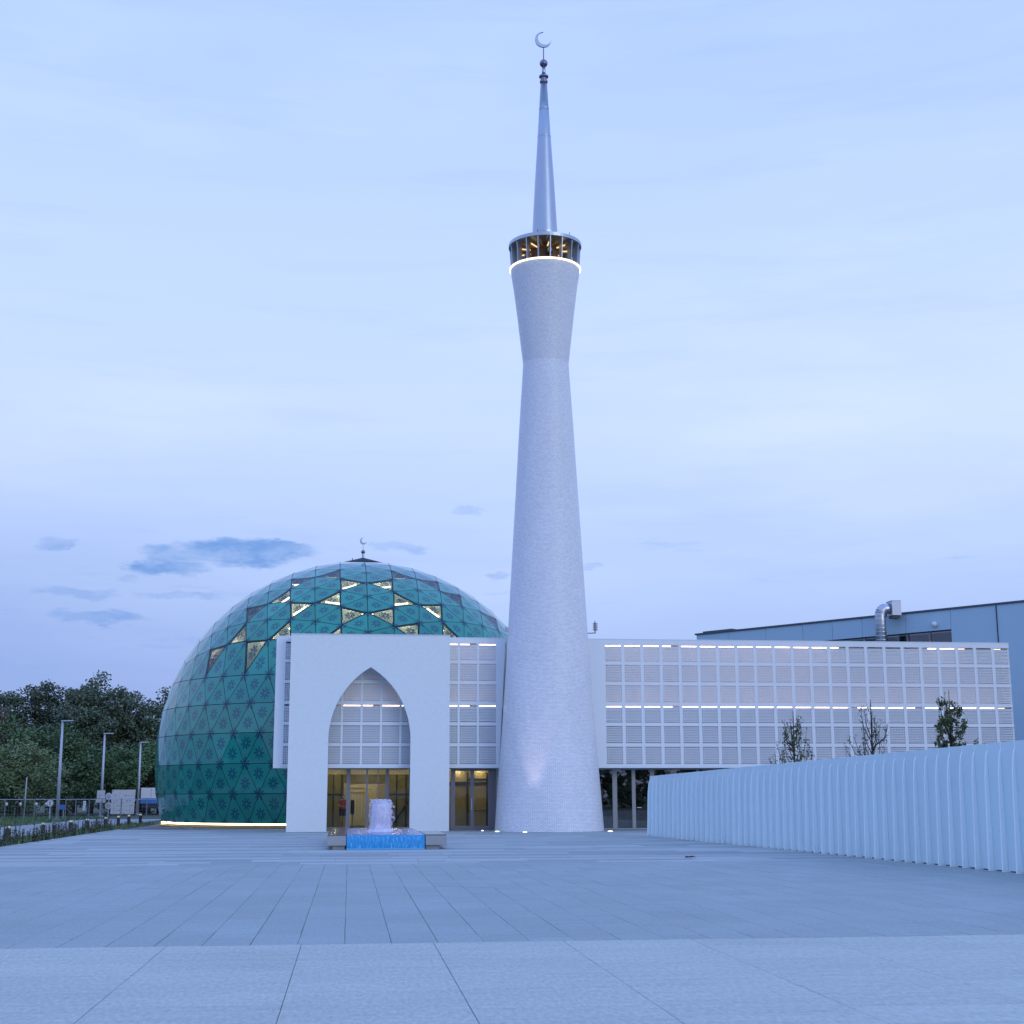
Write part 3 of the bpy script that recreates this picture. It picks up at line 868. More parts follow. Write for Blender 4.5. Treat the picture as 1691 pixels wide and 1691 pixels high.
arch_wall(69.1, 69.55).build('arch_wall', 'white_render', portal, at=(ax, 69.3, 0))
MB().box(xl - .02, xr + .02, 69.08, 69.57, zt + .002, zt + .035).build('coping', 'white_metal', portal)
# rear returns tie the portal to the hall behind
MB().box(4.55, 4.735, 69.552, 70.085, 3.2, 9.28).build('side_return', 'white_render', portal)
MB().box(xl + .005, xl + .19, 69.552, 70.085, 3.2, 9.28).build('side_return', 'white_render', portal)

# ------------------------------------------------------------------ perforated screens of the hall
YS = 70.1
ROW = [9.04 - 1.008 * k for k in range(6)]; OH = 0.835
def bay_mesh(wd, slot):
    mb = MB(); n = 10; ht = OH - (0.11 if slot else 0.0)
    for k in range(1, n):
        x = wd * k / n; mb.box(x - .008, x + .008, 0.012, 0.030, -OH, -OH + ht)
    for k in range(0 if not slot else 0, n + 1):
        z = -OH + ht * k / n
        if k in (0,) or (k == n and not slot): continue
        mb.box(0, wd, 0.0, 0.014, z - .021, z + .021)
    return mb.mesh('perforated_panel', 'screen_white')
def screen(name, label, cols, x_left_top, x_left_bot, x_right_top, x_right_bot, wd, pitch, lit, side_wall):
    t = thing(name, ((x_left_top + x_right_top) / 2, YS, 0), label, 'facade')
    zb, zt_ = 3.06, 9.30
    fr = MB()
    xs = [c for c in cols]
    fr.prism([(x_left_bot, zb), (xs[0], zb), (xs[0], zt_), (x_left_top, zt_)], YS, YS + .05)
    xe = xs[-1] + wd
    if x_right_top - xe > 0.02:
        fr.prism([(xe, zb), (x_right_bot, zb), (x_right_top, zt_), (xe, zt_)], YS, YS + .05)
    for c in xs[:-1]:
        fr.box(c + wd, c + pitch, YS + .001, YS + .06, zb, zt_)
    for a, c in enumerate(xs):
        z0 = zt_
        for r in ROW:
            fr.box(c, c + wd, YS + .002, YS + .058, r, z0); z0 = r - OH
        fr.box(c, c + wd, YS + .002, YS + .058, zb, z0)
    fr.build('screen_frame', 'screen_white', t)
    bm_s, bm_p = bay_mesh(wd, True), bay_mesh(wd, False)
    for c in xs:
        for k, r in enumerate(ROW):
            link('perforated_panel', bm_s if k in (0, 3) else bm_p, t, (c, YS + .012, r))
    # the drip edge along the bottom and the capping on top
    MB().box(x_left_bot + .01, x_right_bot - .01, YS - .02, YS + .9, zb - .09, zb - .002).build('bottom_edge', 'screen_white', t)
    MB().box(x_left_top, x_right_top, YS - .01, YS + .93, zt_ + .002, zt_ + .03).build('capping', 'screen_white', t)
    x0, x1 = min(x_left_top, x_left_bot) + .02, max(x_right_top, x_right_bot) - .02
    MB().box(x0, x1, YS + .95, YS + 1.15, zb - .09, zt_).build('back_wall', 'back_wall', t)
    MB().box(x0, x1, YS + .06, YS + .94, 5.86, 5.93).build('walkway', 'back_wall', t)
    for z, flags in zip((ROW[0], ROW[3]), lit):
        for c, f in zip(xs, flags):
            if not f: continue
            a, b = (0.0, 1.0) if f >= 1 else (0.0, 0.5)
            if f == 2: a, b = .0, .58
            if f == 3: a, b = .45, 1.0
            MB().box(c + wd * a + .005, c + wd * b - .005, YS + .10, YS + .15, z - .062, z - .030).build('light_tube', 'tube_warm' if f != .5 else 'tube_dim', t)
    if side_wall:
        MB().box(side_wall - .06, side_wall, YS + .06, YS + .94, zb, zt_).build('end_panel', 'screen_white', t)
    return t
colsR = [12.573 + 0.9672 * k for k in range(22)]
top = [1, 1, 1, 2, 1, 1, 1, 1, 1, 1, 1, 1, 2, 0, 0, 0, 0, 3, 1, .5, 0, .5]
mid = [1, 1, 1, 2, 1, 1, 1, 1, 1, 1, 1, 1, 1, 3, 1, 1, 2, 1, 3, 1, 1, .5]
scrR = screen('hall_screen', 'long white perforated screen facade right of the minaret, lit by rows of tubes', colsR, 11.25, 11.75, 33.70, 33.70,
              0.802, 0.9672, (top, mid), 33.69)
colsL = [-3.2 + 0.945 * k for k in range(11)]
scrL = screen('hall_screen', 'short white perforated screen facade behind the portal, left of the minaret', colsL, -3.66, -3.66, 7.57, 7.24,
              0.83, 0.945, ([0, 0, 0, 0, 0, 0, 0, 0, 1, 2, 1], [0, 0, 0, 1, 2, 1, 1, 0, 1, 2, 1]), None)
# outer ends of the left screen box
MB().box(-3.655, -3.60, YS + .06, YS + 1.15, 2.98, 9.30).build('end_panel', 'screen_white', scrL)
# hall roof slabs and side closing walls
hall = thing('hall', (20, 78, 0), 'low flat-roofed white hall block behind the perforated screens', 'hall')
MB().box(11.2, 33.65, 71.26, 76.0, 9.0, 9.25).build('roof', 'white_metal', hall)
MB().box(11.2, 33.65, 76.01, 76.2, 0, 9.24).build('rear_wall', 'white_render', hall)
MB().box(33.45, 33.64, 71.26, 76.0, 0, 8.99).build('side_wall', 'white_render', hall)
MB().box(7.0, 11.4, 71.26, 71.5, 0, 9.2).build('wall', 'white_render', hall)
MB().box(-3.3, 7.7, 71.26, 74.6, 8.95, 9.2).build('roof', 'white_metal', hall)

# ------------------------------------------------------------------ glazed entrances and what is seen inside
YG = 71.2
def lobby(t, x0, x1, y1, wall, floor='granite_band_dark', z1=3.03, lamp=None, nl=3, ceil='cream'):
    MB().box(x0, x1, YG + .1, y1, 0.0, 0.10).build('lobby_floor', floor, t)
    MB().box(x0, x1, y1 + .002, y1 + .1, 0.0, z1).build('lobby_wall', wall, t)
    MB().box(x0 - .1, x0 - .002, YG + .1, y1, 0, z1).build('lobby_wall', wall, t)
    MB().box(x1 + .002, x1 + .1, YG + .1, y1, 0, z1).build('lobby_wall', wall, t)
    MB().box(x0, x1, YG + .1, y1, z1 + .002, z1 + .06).build('lobby_ceiling', ceil, t)
    if lamp:
        for k in range(nl):
            x = x0 + (x1 - x0) * (k + .5) / nl
            MB().lathe([(z1 - .02, .10), (z1 + .001, .10)], (x, YG + 1.1), 14).build('downlight', lamp, t)
            MB().lathe([(z1 - .02, .10), (z1 + .001, .10)], (x, YG + 2.2), 14).build('downlight', lamp, t)
def frame(t, name, mat, boxes, y0=YG - .05, y1=YG + .05):
    for b in boxes:
        MB().box(b[0], b[1], y0, y1, b[2], b[3]).build(name, mat, t)
# behind the arch
e1 = thing('arch_entrance', (0.95, YG, 0), 'glazed entrance with golden interior seen through the pointed arch', 'entrance')
frame(e1, 'frame_post', 'grey_frame', [(-1.30, -1.10, .06, 3.0), (-.147, .05, .06, 2.93), (.807, .91, .06, 2.93), (1.36, 1.41, .06, 2.93),
                                        (1.75, 1.93, .06, 2.93), (2.90, 2.98, .06, 3.0)])
frame(e1, 'frame_rail', 'grey_frame', [(-1.30, 2.98, 2.931, 3.05), (-1.30, 2.98, .0, .059)], YG - .045, YG + .045)
for a, b in ((-1.1, -.147), (.05, .807), (.91, 1.36), (1.41, 1.75), (1.93, 2.90)):
    MB().box(a + .002, b - .002, YG - .008, YG + .008, .06, 2.93).build('pane', 'clear_glass', e1)
lobby(e1, -1.5, 3.2, 74.3, 'cream', lamp='lamp_gold', nl=3)
yb = 74.28
# dark-barred olive side lights at the back of the lobby
for x0, x1, bars in ((-1.5, -.28, (-.80, -.38)), (1.98, 3.15, (2.40, 2.88))):
    MB().box(x0, x1, yb - .05, yb - .01, .1, 2.72).build('back_glazing', 'olive_glass', e1)
    for xb in bars:
        MB().box(xb - .035, xb + .035, yb - .10, yb - .052, .1, 2.72).build('dark_mullion', 'dark_bar', e1)
    MB().box(x0, x1, yb - .095, yb - .053, 1.68, 1.76).build('dark_mullion', 'dark_bar', e1)
MB().bar((2.28, yb - .12, .3), (3.1, yb - .12, 1.5), .07).build('dark_mullion', 'dark_bar', e1)
MB().box(-.26, 1.96, yb - .05, yb - .01, 2.30, 2.72).build('dark_panel', 'olive_glass', e1)
gd = MB().box(-.10, .82, yb - .16, yb - .02, .18, 2.22).build('golden_door', 'gold_panel', e1)
for k in range(6):
    x = -.0 + .75 * k / 5
    MB().box(x, x + .055, yb - .19, yb - .162, .45, 1.72).build('batten', 'cream', gd)
MB().box(-.06, .78, yb - .2, yb - .162, 1.78, 1.86).build('lintel_moulding', 'timber', gd)
MB().box(.05, .72, yb - .2, yb - .162, 2.02, 2.09).build('lintel_moulding', 'timber', gd)
MB().box(.93, 1.45, yb - .14, yb - .02, .12, 2.24).build('golden_panel', 'gold_panel', e1)
MB().box(1.47, 1.94, yb - .10, yb - .02, .12, 2.22).build('timber_panel', 'timber', e1)
for k in range(8):
    MB().sphere((1.36 + .03 * (k % 2), yb - .2, 1.35 + .11 * k), .03, 8, 6).build('glass_bead', 'cream', e1)
# the door between portal and minaret
e2 = thing('side_entrance', (6.0, YG, 0), 'grey framed double door with golden light between portal and minaret', 'entrance')
frame(e2, 'frame_post', 'grey_frame', [(4.95, 5.17, .06, 3.0), (5.92, 6.10, .06, 2.84), (6.80, 6.99, .06, 3.0), (7.0, 7.18, .02, 3.0)])
frame(e2, 'frame_rail', 'grey_frame', [(4.95, 7.18, 2.84, 3.05), (4.95, 7.18, .0, .2)], YG - .045, YG + .045)
for a, b in ((5.17, 5.92), (6.10, 6.80)):
    MB().box(a + .002, b - .002, YG - .008, YG + .008, .2, 2.84).build('pane', 'clear_glass', e2)
MB().bar((5.98, YG - .09, .95), (5.98, YG - .09, 1.5), .03).build('door_handle', 'galvanised', e2)
lobby(e2, 4.9, 7.15, 73.6, 'timber', lamp='lamp_timber', nl=2, ceil='timber')
yb2 = 73.58
for b in ((5.0, 5.95, 2.16, 2.34), (6.0, 7.0, 2.40, 2.50), (6.0, 7.0, 2.20, 2.31), (5.93, 6.02, .12, 2.8), (6.93, 7.06, .12, 2.8), (6.02, 6.93, .88, .91)):
    MB().box(b[0], b[1], yb2 - .08, yb2 - .02, b[2], b[3]).build('dark_bar', 'dark_bar', e2)
# right of the minaret
e3 = thing('hall_entrance', (13, YG, 0), 'dark glazed door and window strip in pale frames right of the minaret', 'entrance')
posts = [(11.85, 12.0), (13.02, 13.25), (14.0, 14.18), (14.93, 15.12)]
x = 17.3
while x < 33.4:
    posts.append((x, x + .13)); x += 1.95
frame(e3, 'frame_post', 'pale_frame', [(a, b, .06, 2.9) for a, b in posts])
frame(e3, 'frame_rail', 'pale_frame', [(11.8, 33.5, 2.9, 3.05), (11.8, 33.5, 0, .058)], YG - .045, YG + .045)
for (a, b), (c, d) in zip(posts, posts[1:]):
    MB().box(b + .002, c - .002, YG - .008, YG + .008, .06, 2.9).build('pane', 'dark_glass', e3)
MB().bar((14.24, YG - .09, 1.05), (14.46, YG - .09, 1.05), .035).build('door_handle', 'galvanised', e3)
lobby(e3, 11.8, 33.4, 75.5, 'olive_glass', lamp='tube_dim', nl=6, ceil='back_wall')
for k in range(3):
    cx = 12.5 + k * 1.25
    bch = MB().box(cx - .5, cx + .5, 73.2, 73.7, .1, .98).build('counter', 'olive_glass', e3)
    MB().box(cx - .2, cx + .25, 73.1, 73.19, .45, .7).build('counter_recess', 'dark_bar', bch)

# drain pipe and slim channel in the gap beside the minaret
dp = thing('drain_pipe', (7.7, 70.0, 0), 'thin dark pipe running down the gap left of the minaret', 'pipe')
MB().bar((7.72, 70.0, 7.0), (7.62, 70.0, 4.75), .05).build('upper_pipe', 'dark_metal', dp)
MB().bar((7.60, 70.0, 4.75), (7.27, 70.0, 1.7), .14, .1).build('channel', 'grey_frame', dp)
MB().box(7.68, 7.78, 69.9, 70.05, 6.98, 7.12).build('bracket', 'dark_metal', dp)
MB().box(7.23, 7.31, 69.85, 69.99, 1.55, 1.9).build('junction_box', 'dark_metal', dp)

# camera bracket on the roof by the minaret
cb = thing('roof_antenna', (11.6, 70.4, 9.33), 'small antenna on a bent arm on the roof edge right of the minaret', 'antenna')
MB().box(11.42, 11.6, 70.3, 70.5, 9.33, 9.95).build('mount', 'dark_metal', cb)
MB().bar((11.6, 70.4, 9.62), (12.15, 70.4, 9.65), .05).build('arm', 'grey_frame', cb)
MB().tube([(12.12, 70.4, 9.66), (12.12, 70.4, 10.25)], .03, 8).build('mast', 'grey_frame', cb)
for k in range(4):
    MB().box(12.02, 12.24, 70.36, 70.44, 9.78 + .1 * k, 9.83 + .1 * k).build('element', 'dark_metal', cb)
fl = thing('floodlight', (7.75, 70.5, 9.25), 'small white floodlight on the roof edge left of the minaret', 'floodlight')
MB().obox((7.72, 70.5, 9.78), (.16, 0, -.05), (0, .1, 0), (.02, 0, .09)).build('lamp_head', 'white_plain', fl)
MB().bar((7.78, 70.5, 9.23), (7.78, 70.5, 9.7), .05).build('stand', 'dark_metal', fl)

# ------------------------------------------------------------------ uplights set in the paving
UPL = [((6.83, 67.04), 'bright round uplight in the paving at the left foot of the minaret', .11),
       ((7.96, 65.72), 'bright round uplight in the paving in front of the minaret', .11),
       ((12.03, 66.49), 'bright round uplight in the paving at the right foot of the minaret', .13),
       ((6.3, 68.71), 'small dim uplight in the paving before the grey double door', .06)]
for (x, y), lab, r in UPL:
    u = thing('ground_uplight', (x, y, 0), lab, 'uplight', 'uplights in the paving')
    MB().lathe([(0.0, r + .03), (.012, r + .03), (.013, r)], (x, y), 20).build('rim', 'zinc', u, at=(x, y, 0))
    MB().lathe([(.0135, r), (.04, r * .7), (.05, .01)], (x, y), 20).build('lens', 'uplight', u, at=(x, y, 0))
def spot(loc, target, power, size, col, rad=0.1):
    d = bpy.data.lights.new('uplight_beam', 'SPOT'); d.energy = power; d.spot_size = R(size); d.spot_blend = 1.0; d.color = col; d.shadow_soft_size = rad
    o = bpy.data.objects.new('uplight_beam', d); COL.objects.link(o); o.location = loc
    o.rotation_euler = (Vector(target) - Vector(loc)).to_track_quat('-Z', 'Y').to_euler()
spot((7.96, 65.72, .08), (8.72, 67.0, 5.2), 300, 34, (1.0, .74, .76))
spot((6.83, 67.04, .08), (7.3, 68.0, 5.0), 60, 18, (1.0, .72, .72))
spot((12.03, 66.49, .08), (11.4, 67.6, 5.0), 60, 18, (1.0, .72, .72))

# ------------------------------------------------------------------ fountain
FY = 46.55; FH = 0.45
fo = thing('fountain', (1.2, 50, 0), 'low fountain with blue lit falling water and a foaming white jet', 'fountain')
MB().box(-.06, 2.43, FY + .1, 56.0, 0.0, FH - .05).build('basin', 'granite_bench', fo)
def grid(x0, x1, y0, y1, z, nx, ny, amp, seed):
    r_ = random.Random(seed); mb = MB()
    vs = [(x0 + (x1 - x0) * i / nx, y0 + (y1 - y0) * j / ny, z + r_.uniform(-amp, amp)) for j in range(ny + 1) for i in range(nx + 1)]
    fs = [(j * (nx + 1) + i, j * (nx + 1) + i + 1, (j + 1) * (nx + 1) + i + 1, (j + 1) * (nx + 1) + i) for j in range(ny) for i in range(nx)]
    return mb.add(vs, fs)
grid(-.06, 2.43, FY + .04, 55.95, FH - .005, 26, 80, .012, 5).build('pool_surface', 'pool_water', fo, smooth=True)
r_ = random.Random(9); mb = MB(); nx, nz = 60, 6; vs = []
for j in range(nz + 1):
    for i in range(nx + 1):
        x = -.05 + 2.47 * i / nx
        vs.append((x, FY + .04 - .05 * (j / nz) ** .5 - .012 * math.sin(i * 1.7) * j / nz + r_.uniform(-.006, .006), FH - .002 - (FH - .01) * j / nz))
fs = [(j * (nx + 1) + i, (j + 1) * (nx + 1) + i, (j + 1) * (nx + 1) + i + 1, j * (nx + 1) + i + 1) for j in range(nz) for i in range(nx)]
mb.add(vs, fs).build('falling_water', 'falling_blue', fo, smooth=True)
MB().box(-.05, 2.42, FY - .03, FY + .012, .004, .03).build('blue_light', 'led_blue', fo)
# jet: a ragged column of water with a tumbling head, plus thrown drops
jx, jy = 1.10, 51.0
r_ = random.Random(4); vs = []; fs = []; n = 40; zz = [FH - .02 + (1.50 - FH) * k / 22 for k in range(23)]
rib = [r_.uniform(-.03, .03) for _ in range(n)]
for k, z in enumerate(zz):
    f = k / 22; base = .37 - .045 * min(1, f * 4) + .10 * max(0, 1 - f * 6) ** 2 - (.24 * max(0, (f - .84) / .16) ** 2)
    for i in range(n):
        a = 2 * math.pi * i / n; rr = max(.03, base + rib[i] * (1 - .3 * f) + r_.uniform(-.012, .012))
        vs.append((jx + .03 * f + rr * math.cos(a), jy + rr * math.sin(a), z + (r_.uniform(-.03, .03) if f > .8 else 0)))
for k in range(22):
    for i in range(n):
        j = (i + 1) % n; fs.append((k * n + i, k * n + j, (k + 1) * n + j, (k + 1) * n + i))
fs.append(tuple(range(22 * n, 23 * n)))
MB().add(vs, fs).build('jet', 'jet_water', fo, smooth=True)
mb = MB()
for k in range(1100):
    f = r_.random(); a = r_.uniform(0, 2 * math.pi)
    if f < .55:                       # falling threads round the column
        rr = .34 + .07 * r_.random(); z = FH + .05 + .95 * r_.random(); sz = r_.uniform(2.0, 5.0); q = r_.uniform(.006, .012)
    elif f < .85:                     # tumbling head
        rr = .36 * r_.random() ** .5; z = 1.36 + .16 * r_.random() - .35 * (rr - .15) ** 2 + .03; sz = 1.0; q = r_.uniform(.010, .024)
    elif f < .93:                     # drops blown to the right
        rr = .36; a = r_.uniform(-.5, .5); z = .75 + .65 * r_.random(); sz = 1.5; q = r_.uniform(.007, .016)
    else:                             # splash round the foot
        rr = r_.uniform(.38, .62); z = FH + .12 * r_.random() ** 2 + .01; sz = 1.0; q = r_.uniform(.008, .018)
    sx = .14 * r_.random() ** 2 if .85 <= f < .93 else 0
    mb.sphere((jx + rr * math.cos(a) + sx, jy + rr * math.sin(a), z), q, 5, 4, sz)
mb.build('spray', 'jet_water', fo, kind='stuff', smooth=True)
for x in (.6, 1.7):
    MB().lathe([(FH + .0, .09), (FH + .012, .09)], (x, 50.0), 14).build('pool_light', 'led_pink', fo)

bl = thing('granite_bench', (-.38, 51, 0), 'long speckled granite bench with dark polished top left of the fountain', 'bench', 'granite benches beside the fountain')
MB().box(-.50, -.10, FY + .12, 56.8, 0, .12).build('plinth', 'granite_bench', bl)
MB().box(-.67, -.072, FY, 57.0, .121, FH - .03).build('block', 'granite_bench', bl, bevel=.01)
MB().box(-.665, -.076, FY + .01, 56.99, FH - .028, FH + .01).build('seat_top', 'granite_polished', bl)
br_ = thing('granite_bench', (2.8, 49, 0), 'short speckled granite bench right of the fountain', 'bench', 'granite benches beside the fountain')
MB().box(2.46, 2.90, FY + .12, 51.0, 0, .12).build('plinth', 'granite_bench', br_)
MB().box(2.446, 3.12, FY, 51.2, .121, FH - .03).build('block', 'granite_bench', br_, bevel=.01)
MB().box(2.45, 3.115, FY + .01, 51.19, FH - .028, FH + .01).build('seat_top', 'granite_polished', br_)

# ------------------------------------------------------------------ finned white fence on the right
fa, fb = Vector((12.445, 59.525, 0)), Vector((15.0, 22.05, 0))
fdir = (fb - fa); flen = fdir.length; fdir.normalize(); fn = Vector((fdir.y, -fdir.x, 0))      # towards the plaza
if fn.x > 0: fn = -fn
fence = thing('finned_fence', (13.5, 42, 0), 'white fence of broad panels and upright fins along the right edge of the plaza', 'fence')
step = 0.60; nf = int(flen / step)
for k in range(nf):
    s0 = step * k; h = 2.44 + (2.834 - 2.44) * s0 / 29.5
    p0 = fa + fdir * s0; p1 = fa + fdir * (s0 + step)
    prof_ = [(0.0, .03), (0.0, h - .75), (-.003, h - .45), (-.010, h - .2), (-.02, h)]
    mb = MB(); vs = []
    a_, b_ = p0 + fdir * .055, p1 - fdir * .0
    for off, z in prof_:
        for q in (a_, b_):
            vs.append(q + fn * off + Vector((0, 0, z)))
    nb = len(vs)
    vs += [v - fn * .04 for v in vs]
    fs = []
    for i in range(len(prof_) - 1):
        fs.append((2 * i, 2 * i + 2, 2 * i + 3, 2 * i + 1)); fs.append((nb + 2 * i, nb + 2 * i + 1, nb + 2 * i + 3, nb + 2 * i + 2))
        for e in (0, 1):
            q = (2 * i + e, nb + 2 * i + e, nb + 2 * i + 2 + e, 2 * i + 2 + e); fs.append(q if e == 0 else q[::-1])
    m_ = 2 * (len(prof_) - 1)
    fs += [(m_, nb + m_, nb + m_ + 1, m_ + 1), (0, 1, nb + 1, nb)]
    mb.add(vs, fs).build('fence_panel', 'fence_white_shaded', fence)
    # the fin: deep at the foot, thin toward the top, following the lean of the panel
    mb = MB(); vs = []
    for off, z, dp_ in ((0.0, .0, .13), (0.0, h - .75, .075), (-.003, h - .45, .05), (-.008, h - .26, .03), (-.015, h - .12, -.02)):
        for q in (p0 + fdir * .003, p0 + fdir * .052):
            vs.append(q + fn * (off + dp_) + Vector((0, 0, z))); vs.append(q + fn * (off - .05) + Vector((0, 0, z)))
    fs = []
    for i in range(4):
        a, b = 4 * i, 4 * i + 4
        fs += [(a, a + 1, b + 1, b), (a + 2, b + 2, b + 3, a + 3), (a, b, b + 2, a + 2), (a + 1, a + 3, b + 3, b + 1)]
    fs += [(16, 17, 19, 18), (0, 2, 3, 1)]
    mb.add(vs, fs).build('fence_fin', 'fin_white_lit', fence)
MB().bar(fa + fn * -.12 + Vector((0, 0, .015)), fb + fn * -.12 + Vector((0, 0, .015)), .1, .03).build('base_rail', 'dark_metal', fence)

# ------------------------------------------------------------------ big panelled building behind on the right
bz = 12.84; b0 = Vector((39.59, 80.0, 0)); bu = Vector((math.sin(R(-38)), math.cos(R(-38)), 0)); bn_ = Vector((-bu.y, bu.x, 0))
if bn_.y > 0: bn_ = -bn_
big = thing('panelled_building', (34, 90, 0), 'large blue-grey panelled building with a dark roof edge behind the right screen', 'building')
def bpanel(s0, s1, z0, z1, d0=0.0, d1=-.2, name='wall_panel', mat='panel_blue', parent=None, off=0.0):
    c = b0 + bu * ((s0 + s1) / 2) + bn_ * ((d0 + d1) / 2) + Vector((0, 0, (z0 + z1) / 2))
    return MB().obox(c, bu * ((s1 - s0) / 2), bn_ * (abs(d0 - d1) / 2), Vector((0, 0, (z1 - z0) / 2))).build(name, mat, parent or big)
WZ0, WZ1 = 10.0, 11.62; ws0, ws1 = 4.8, 15.6
seams = [-8.0, -3.0, 1.75, 4.8, 7.9, 11.05, 13.3, 15.6, 18.6, 21.8, 24.6]
for a, b in zip(seams, seams[1:]):
    inwin = ws0 - .01 <= a and b <= ws1 + .01
    if inwin:
        bpanel(a + .012, b - .012, WZ1, bz - .01); bpanel(a + .012, b - .012, 0, WZ0)
    else:
        bpanel(a + .012, b - .012, 0, bz - .01)
bpanel(-8, ws0, .1, bz - .05, -.21, -.3, 'inner_wall', 'roof_dark'); bpanel(ws1, 24.6, .1, bz - .05, -.21, -.3, 'inner_wall', 'roof_dark')
x = ws0
k = 0
while x < ws1 - .1:
    e = min(ws1, x + 1.55)
    wn = bpanel(x + .03, e - .03, WZ0 + .03, WZ1 - .06, -.17, -.19, 'window', 'window_glass')
    bpanel(x - .06, x + .06, WZ0, WZ1 - .05, -.10, -.2, 'frame', 'grey_frame', wn)
    x = e; k += 1
bpanel(ws0, ws1, WZ1 - .07, WZ1 - .002, -.08, -.2, 'window_head', 'dark_metal')
bpanel(ws0, ws1, WZ0, WZ1, -1.4, -1.5, 'room_wall', 'back_wall')
bpanel(-8, 24.7, bz, bz + .11, .08, -6, 'roof_edge', 'roof_dark')
MB().obox(b0 + bu * 23.5 + bn_ * -2.6 + Vector((0, 0, bz + .26)), bu * 1.3, bn_ * 1.6, (0, 0, .09)).build('roof_overhang', 'roof_dark', big)
bpanel(-3, -2.4, 11.2, 11.3, .02, 0, 'vent_cap', 'dark_metal')
ld = bpanel(1.75, 1.79, 9, bz - .05, .05, 0.0, 'down_conductor', 'dark_metal')
sl = thing('wall_lamp', tuple(b0 + bu * 5.9 + Vector((0, 0, 11.95))), 'pale round lamp on the blue-grey wall above the window strip', 'lamp')
c = b0 + bu * 5.85 + bn_ * .14 + Vector((0, 0, 12.0))
MB().sphere(c, .17, 14, 10).build('globe', 'white_plain', sl, smooth=True)
MB().bar(c - bn_ * .14, c, .06).build('bracket', 'grey_frame', sl)

# silver duct and its box
duct = thing('ventilation_duct', (33.2, 86.3, 9.2), 'silver ribbed ventilation duct rising above the screen and bending to a box', 'duct')
dyy = 86.3
pts = [(33.12, dyy, 9.0), (33.12, dyy, 12.75)]
for k in range(1, 8):
    a = R(90 * k / 7); pts.append((33.12 + .42 * (1 - math.cos(a)), dyy, 12.75 + .42 * math.sin(a)))
pts.append((33.75, dyy, 13.17))
MB().tube(pts, .33, 20).build('duct_pipe', 'galvanised', duct, smooth=True)
for k in range(14):
    z = 9.4 + .25 * k
    MB().lathe([(z, .331), (z + .015, .352), (z + .045, .352), (z + .06, .331)], (33.12, dyy), 24, False).build('duct_rib', 'galvanised', duct)
for k in range(1, 7):
    p, q = Vector(pts[k]), Vector(pts[k + 1]); m_ = (p + q) / 2; d = (q - p).normalized() * .02
    MB().tube([m_ - d, m_ + d], .35, 20).build('duct_rib', 'galvanised', duct)
bx = thing('ventilation_box', (34.1, dyy, 12.95), 'grey metal ventilation box on the roof edge at the end of the silver duct', 'ventilation unit')
MB().box(33.76, 34.34, dyy - .45, dyy + .5, 12.72, 13.62).build('casing', 'post_grey', bx)
MB().box(33.74, 34.36, dyy - .47, dyy + .52, 13.622, 13.66).build('lid', 'post_grey', bx)
MB().box(33.80, 34.30, dyy - .3, dyy + .3, 12.55, 12.715).build('stand', 'dark_metal', bx)

# ------------------------------------------------------------------ lamp posts, bollards, mesh fence, signs on the left
def lamp_post(x, y, h, label):
    t = thing('lamp_post', (x, y, 0), label, 'lamp post', 'tall grey lamp posts along the road')
    MB().tube([(x, y, -.1), (x, y, h * .5), (x, y, h)], [.13, .105, .075], 12).build('pole', 'post_grey', t, smooth=True)
    MB().tube([(x, y, -.1), (x, y, .02)], .2, 12).build('foot_plate', 'post_grey', t)
    MB().bar((x - .1, y, h + .02), (x + .75, y, h + .05), .26, .08, up=(0, 0, 1)).build('lamp_head', 'post_grey', t, bevel=.015)
lamp_post(-21.2, 109.5, 7.1, 'tallest and nearest grey lamp post left of the dome, above the round sign')
lamp_post(-21.2, 128.2, 6.95, 'middle grey lamp post rising behind the small white notice boards')
lamp_post(-19.75, 139.8, 6.6, 'farthest grey lamp post beside the big white board, nearest the dome')
sp = thing('slim_pole', (-25.1, 116.2, 0), 'slim bare pale pole in front of the leafy trees on the far left', 'pole')
MB().tube([(-25.1, 116.6, -.1), (-25.05, 116.6, 3.0)], .05, 8).build('shaft', 'post_grey', sp)
MB().tube([(-25.05, 116.6, 3.0), (-25.05, 116.6, 3.08)], .065, 8).build('cap', 'post_grey', sp)

def bollard(x, y):
    t = thing('bollard_light', (x, y, 0), 'dark round bollard light with pale head among the young shrubs', 'bollard light', 'bollard lights along the planting bed')
    MB().lathe([(-.05, .095), (.50, .095)], (x, y), 16).build('post', 'dark_metal', t, at=(x, y, 0))
    MB().lathe([(.501, .07), (.585, .07)], (x, y), 16).build('pale_head', 'bollard_pale_emit', t, at=(x, y, .5))
    MB().lathe([(.586, .105), (.62, .105), (.63, .08)], (x, y), 16).build('cap', 'dark_metal', t, at=(x, y, .6))
    return t
BY = [51.0, 56.8, 63.2, 69.05, 73.6, 78.8, 83.1, 87.2, 91.6]
BLAB = ['closest bollard light, largest, at the left edge of the picture among shrubs', 'bollard light second from the left in the row by the plaza edge',
        'bollard light third from the left, left of the tall lamp post foot', 'bollard light under the nearest tall lamp post, fourth in the row',
        'bollard light below the small white notice boards', 'bollard light in front of the left half of the big white board',
        'bollard light in front of the right edge of the big white board', 'bollard light beside the farthest lamp post foot', 'last bollard light of the row, close to the dome base']
b1 = bollard(-12.75, BY[0]); b1['label'] = BLAB[0]
for y, lb in zip(BY[1:], BLAB[1:]):
    copy_tree(b1, (-12.75 + random.uniform(-.05, .05), y, 0), lb)

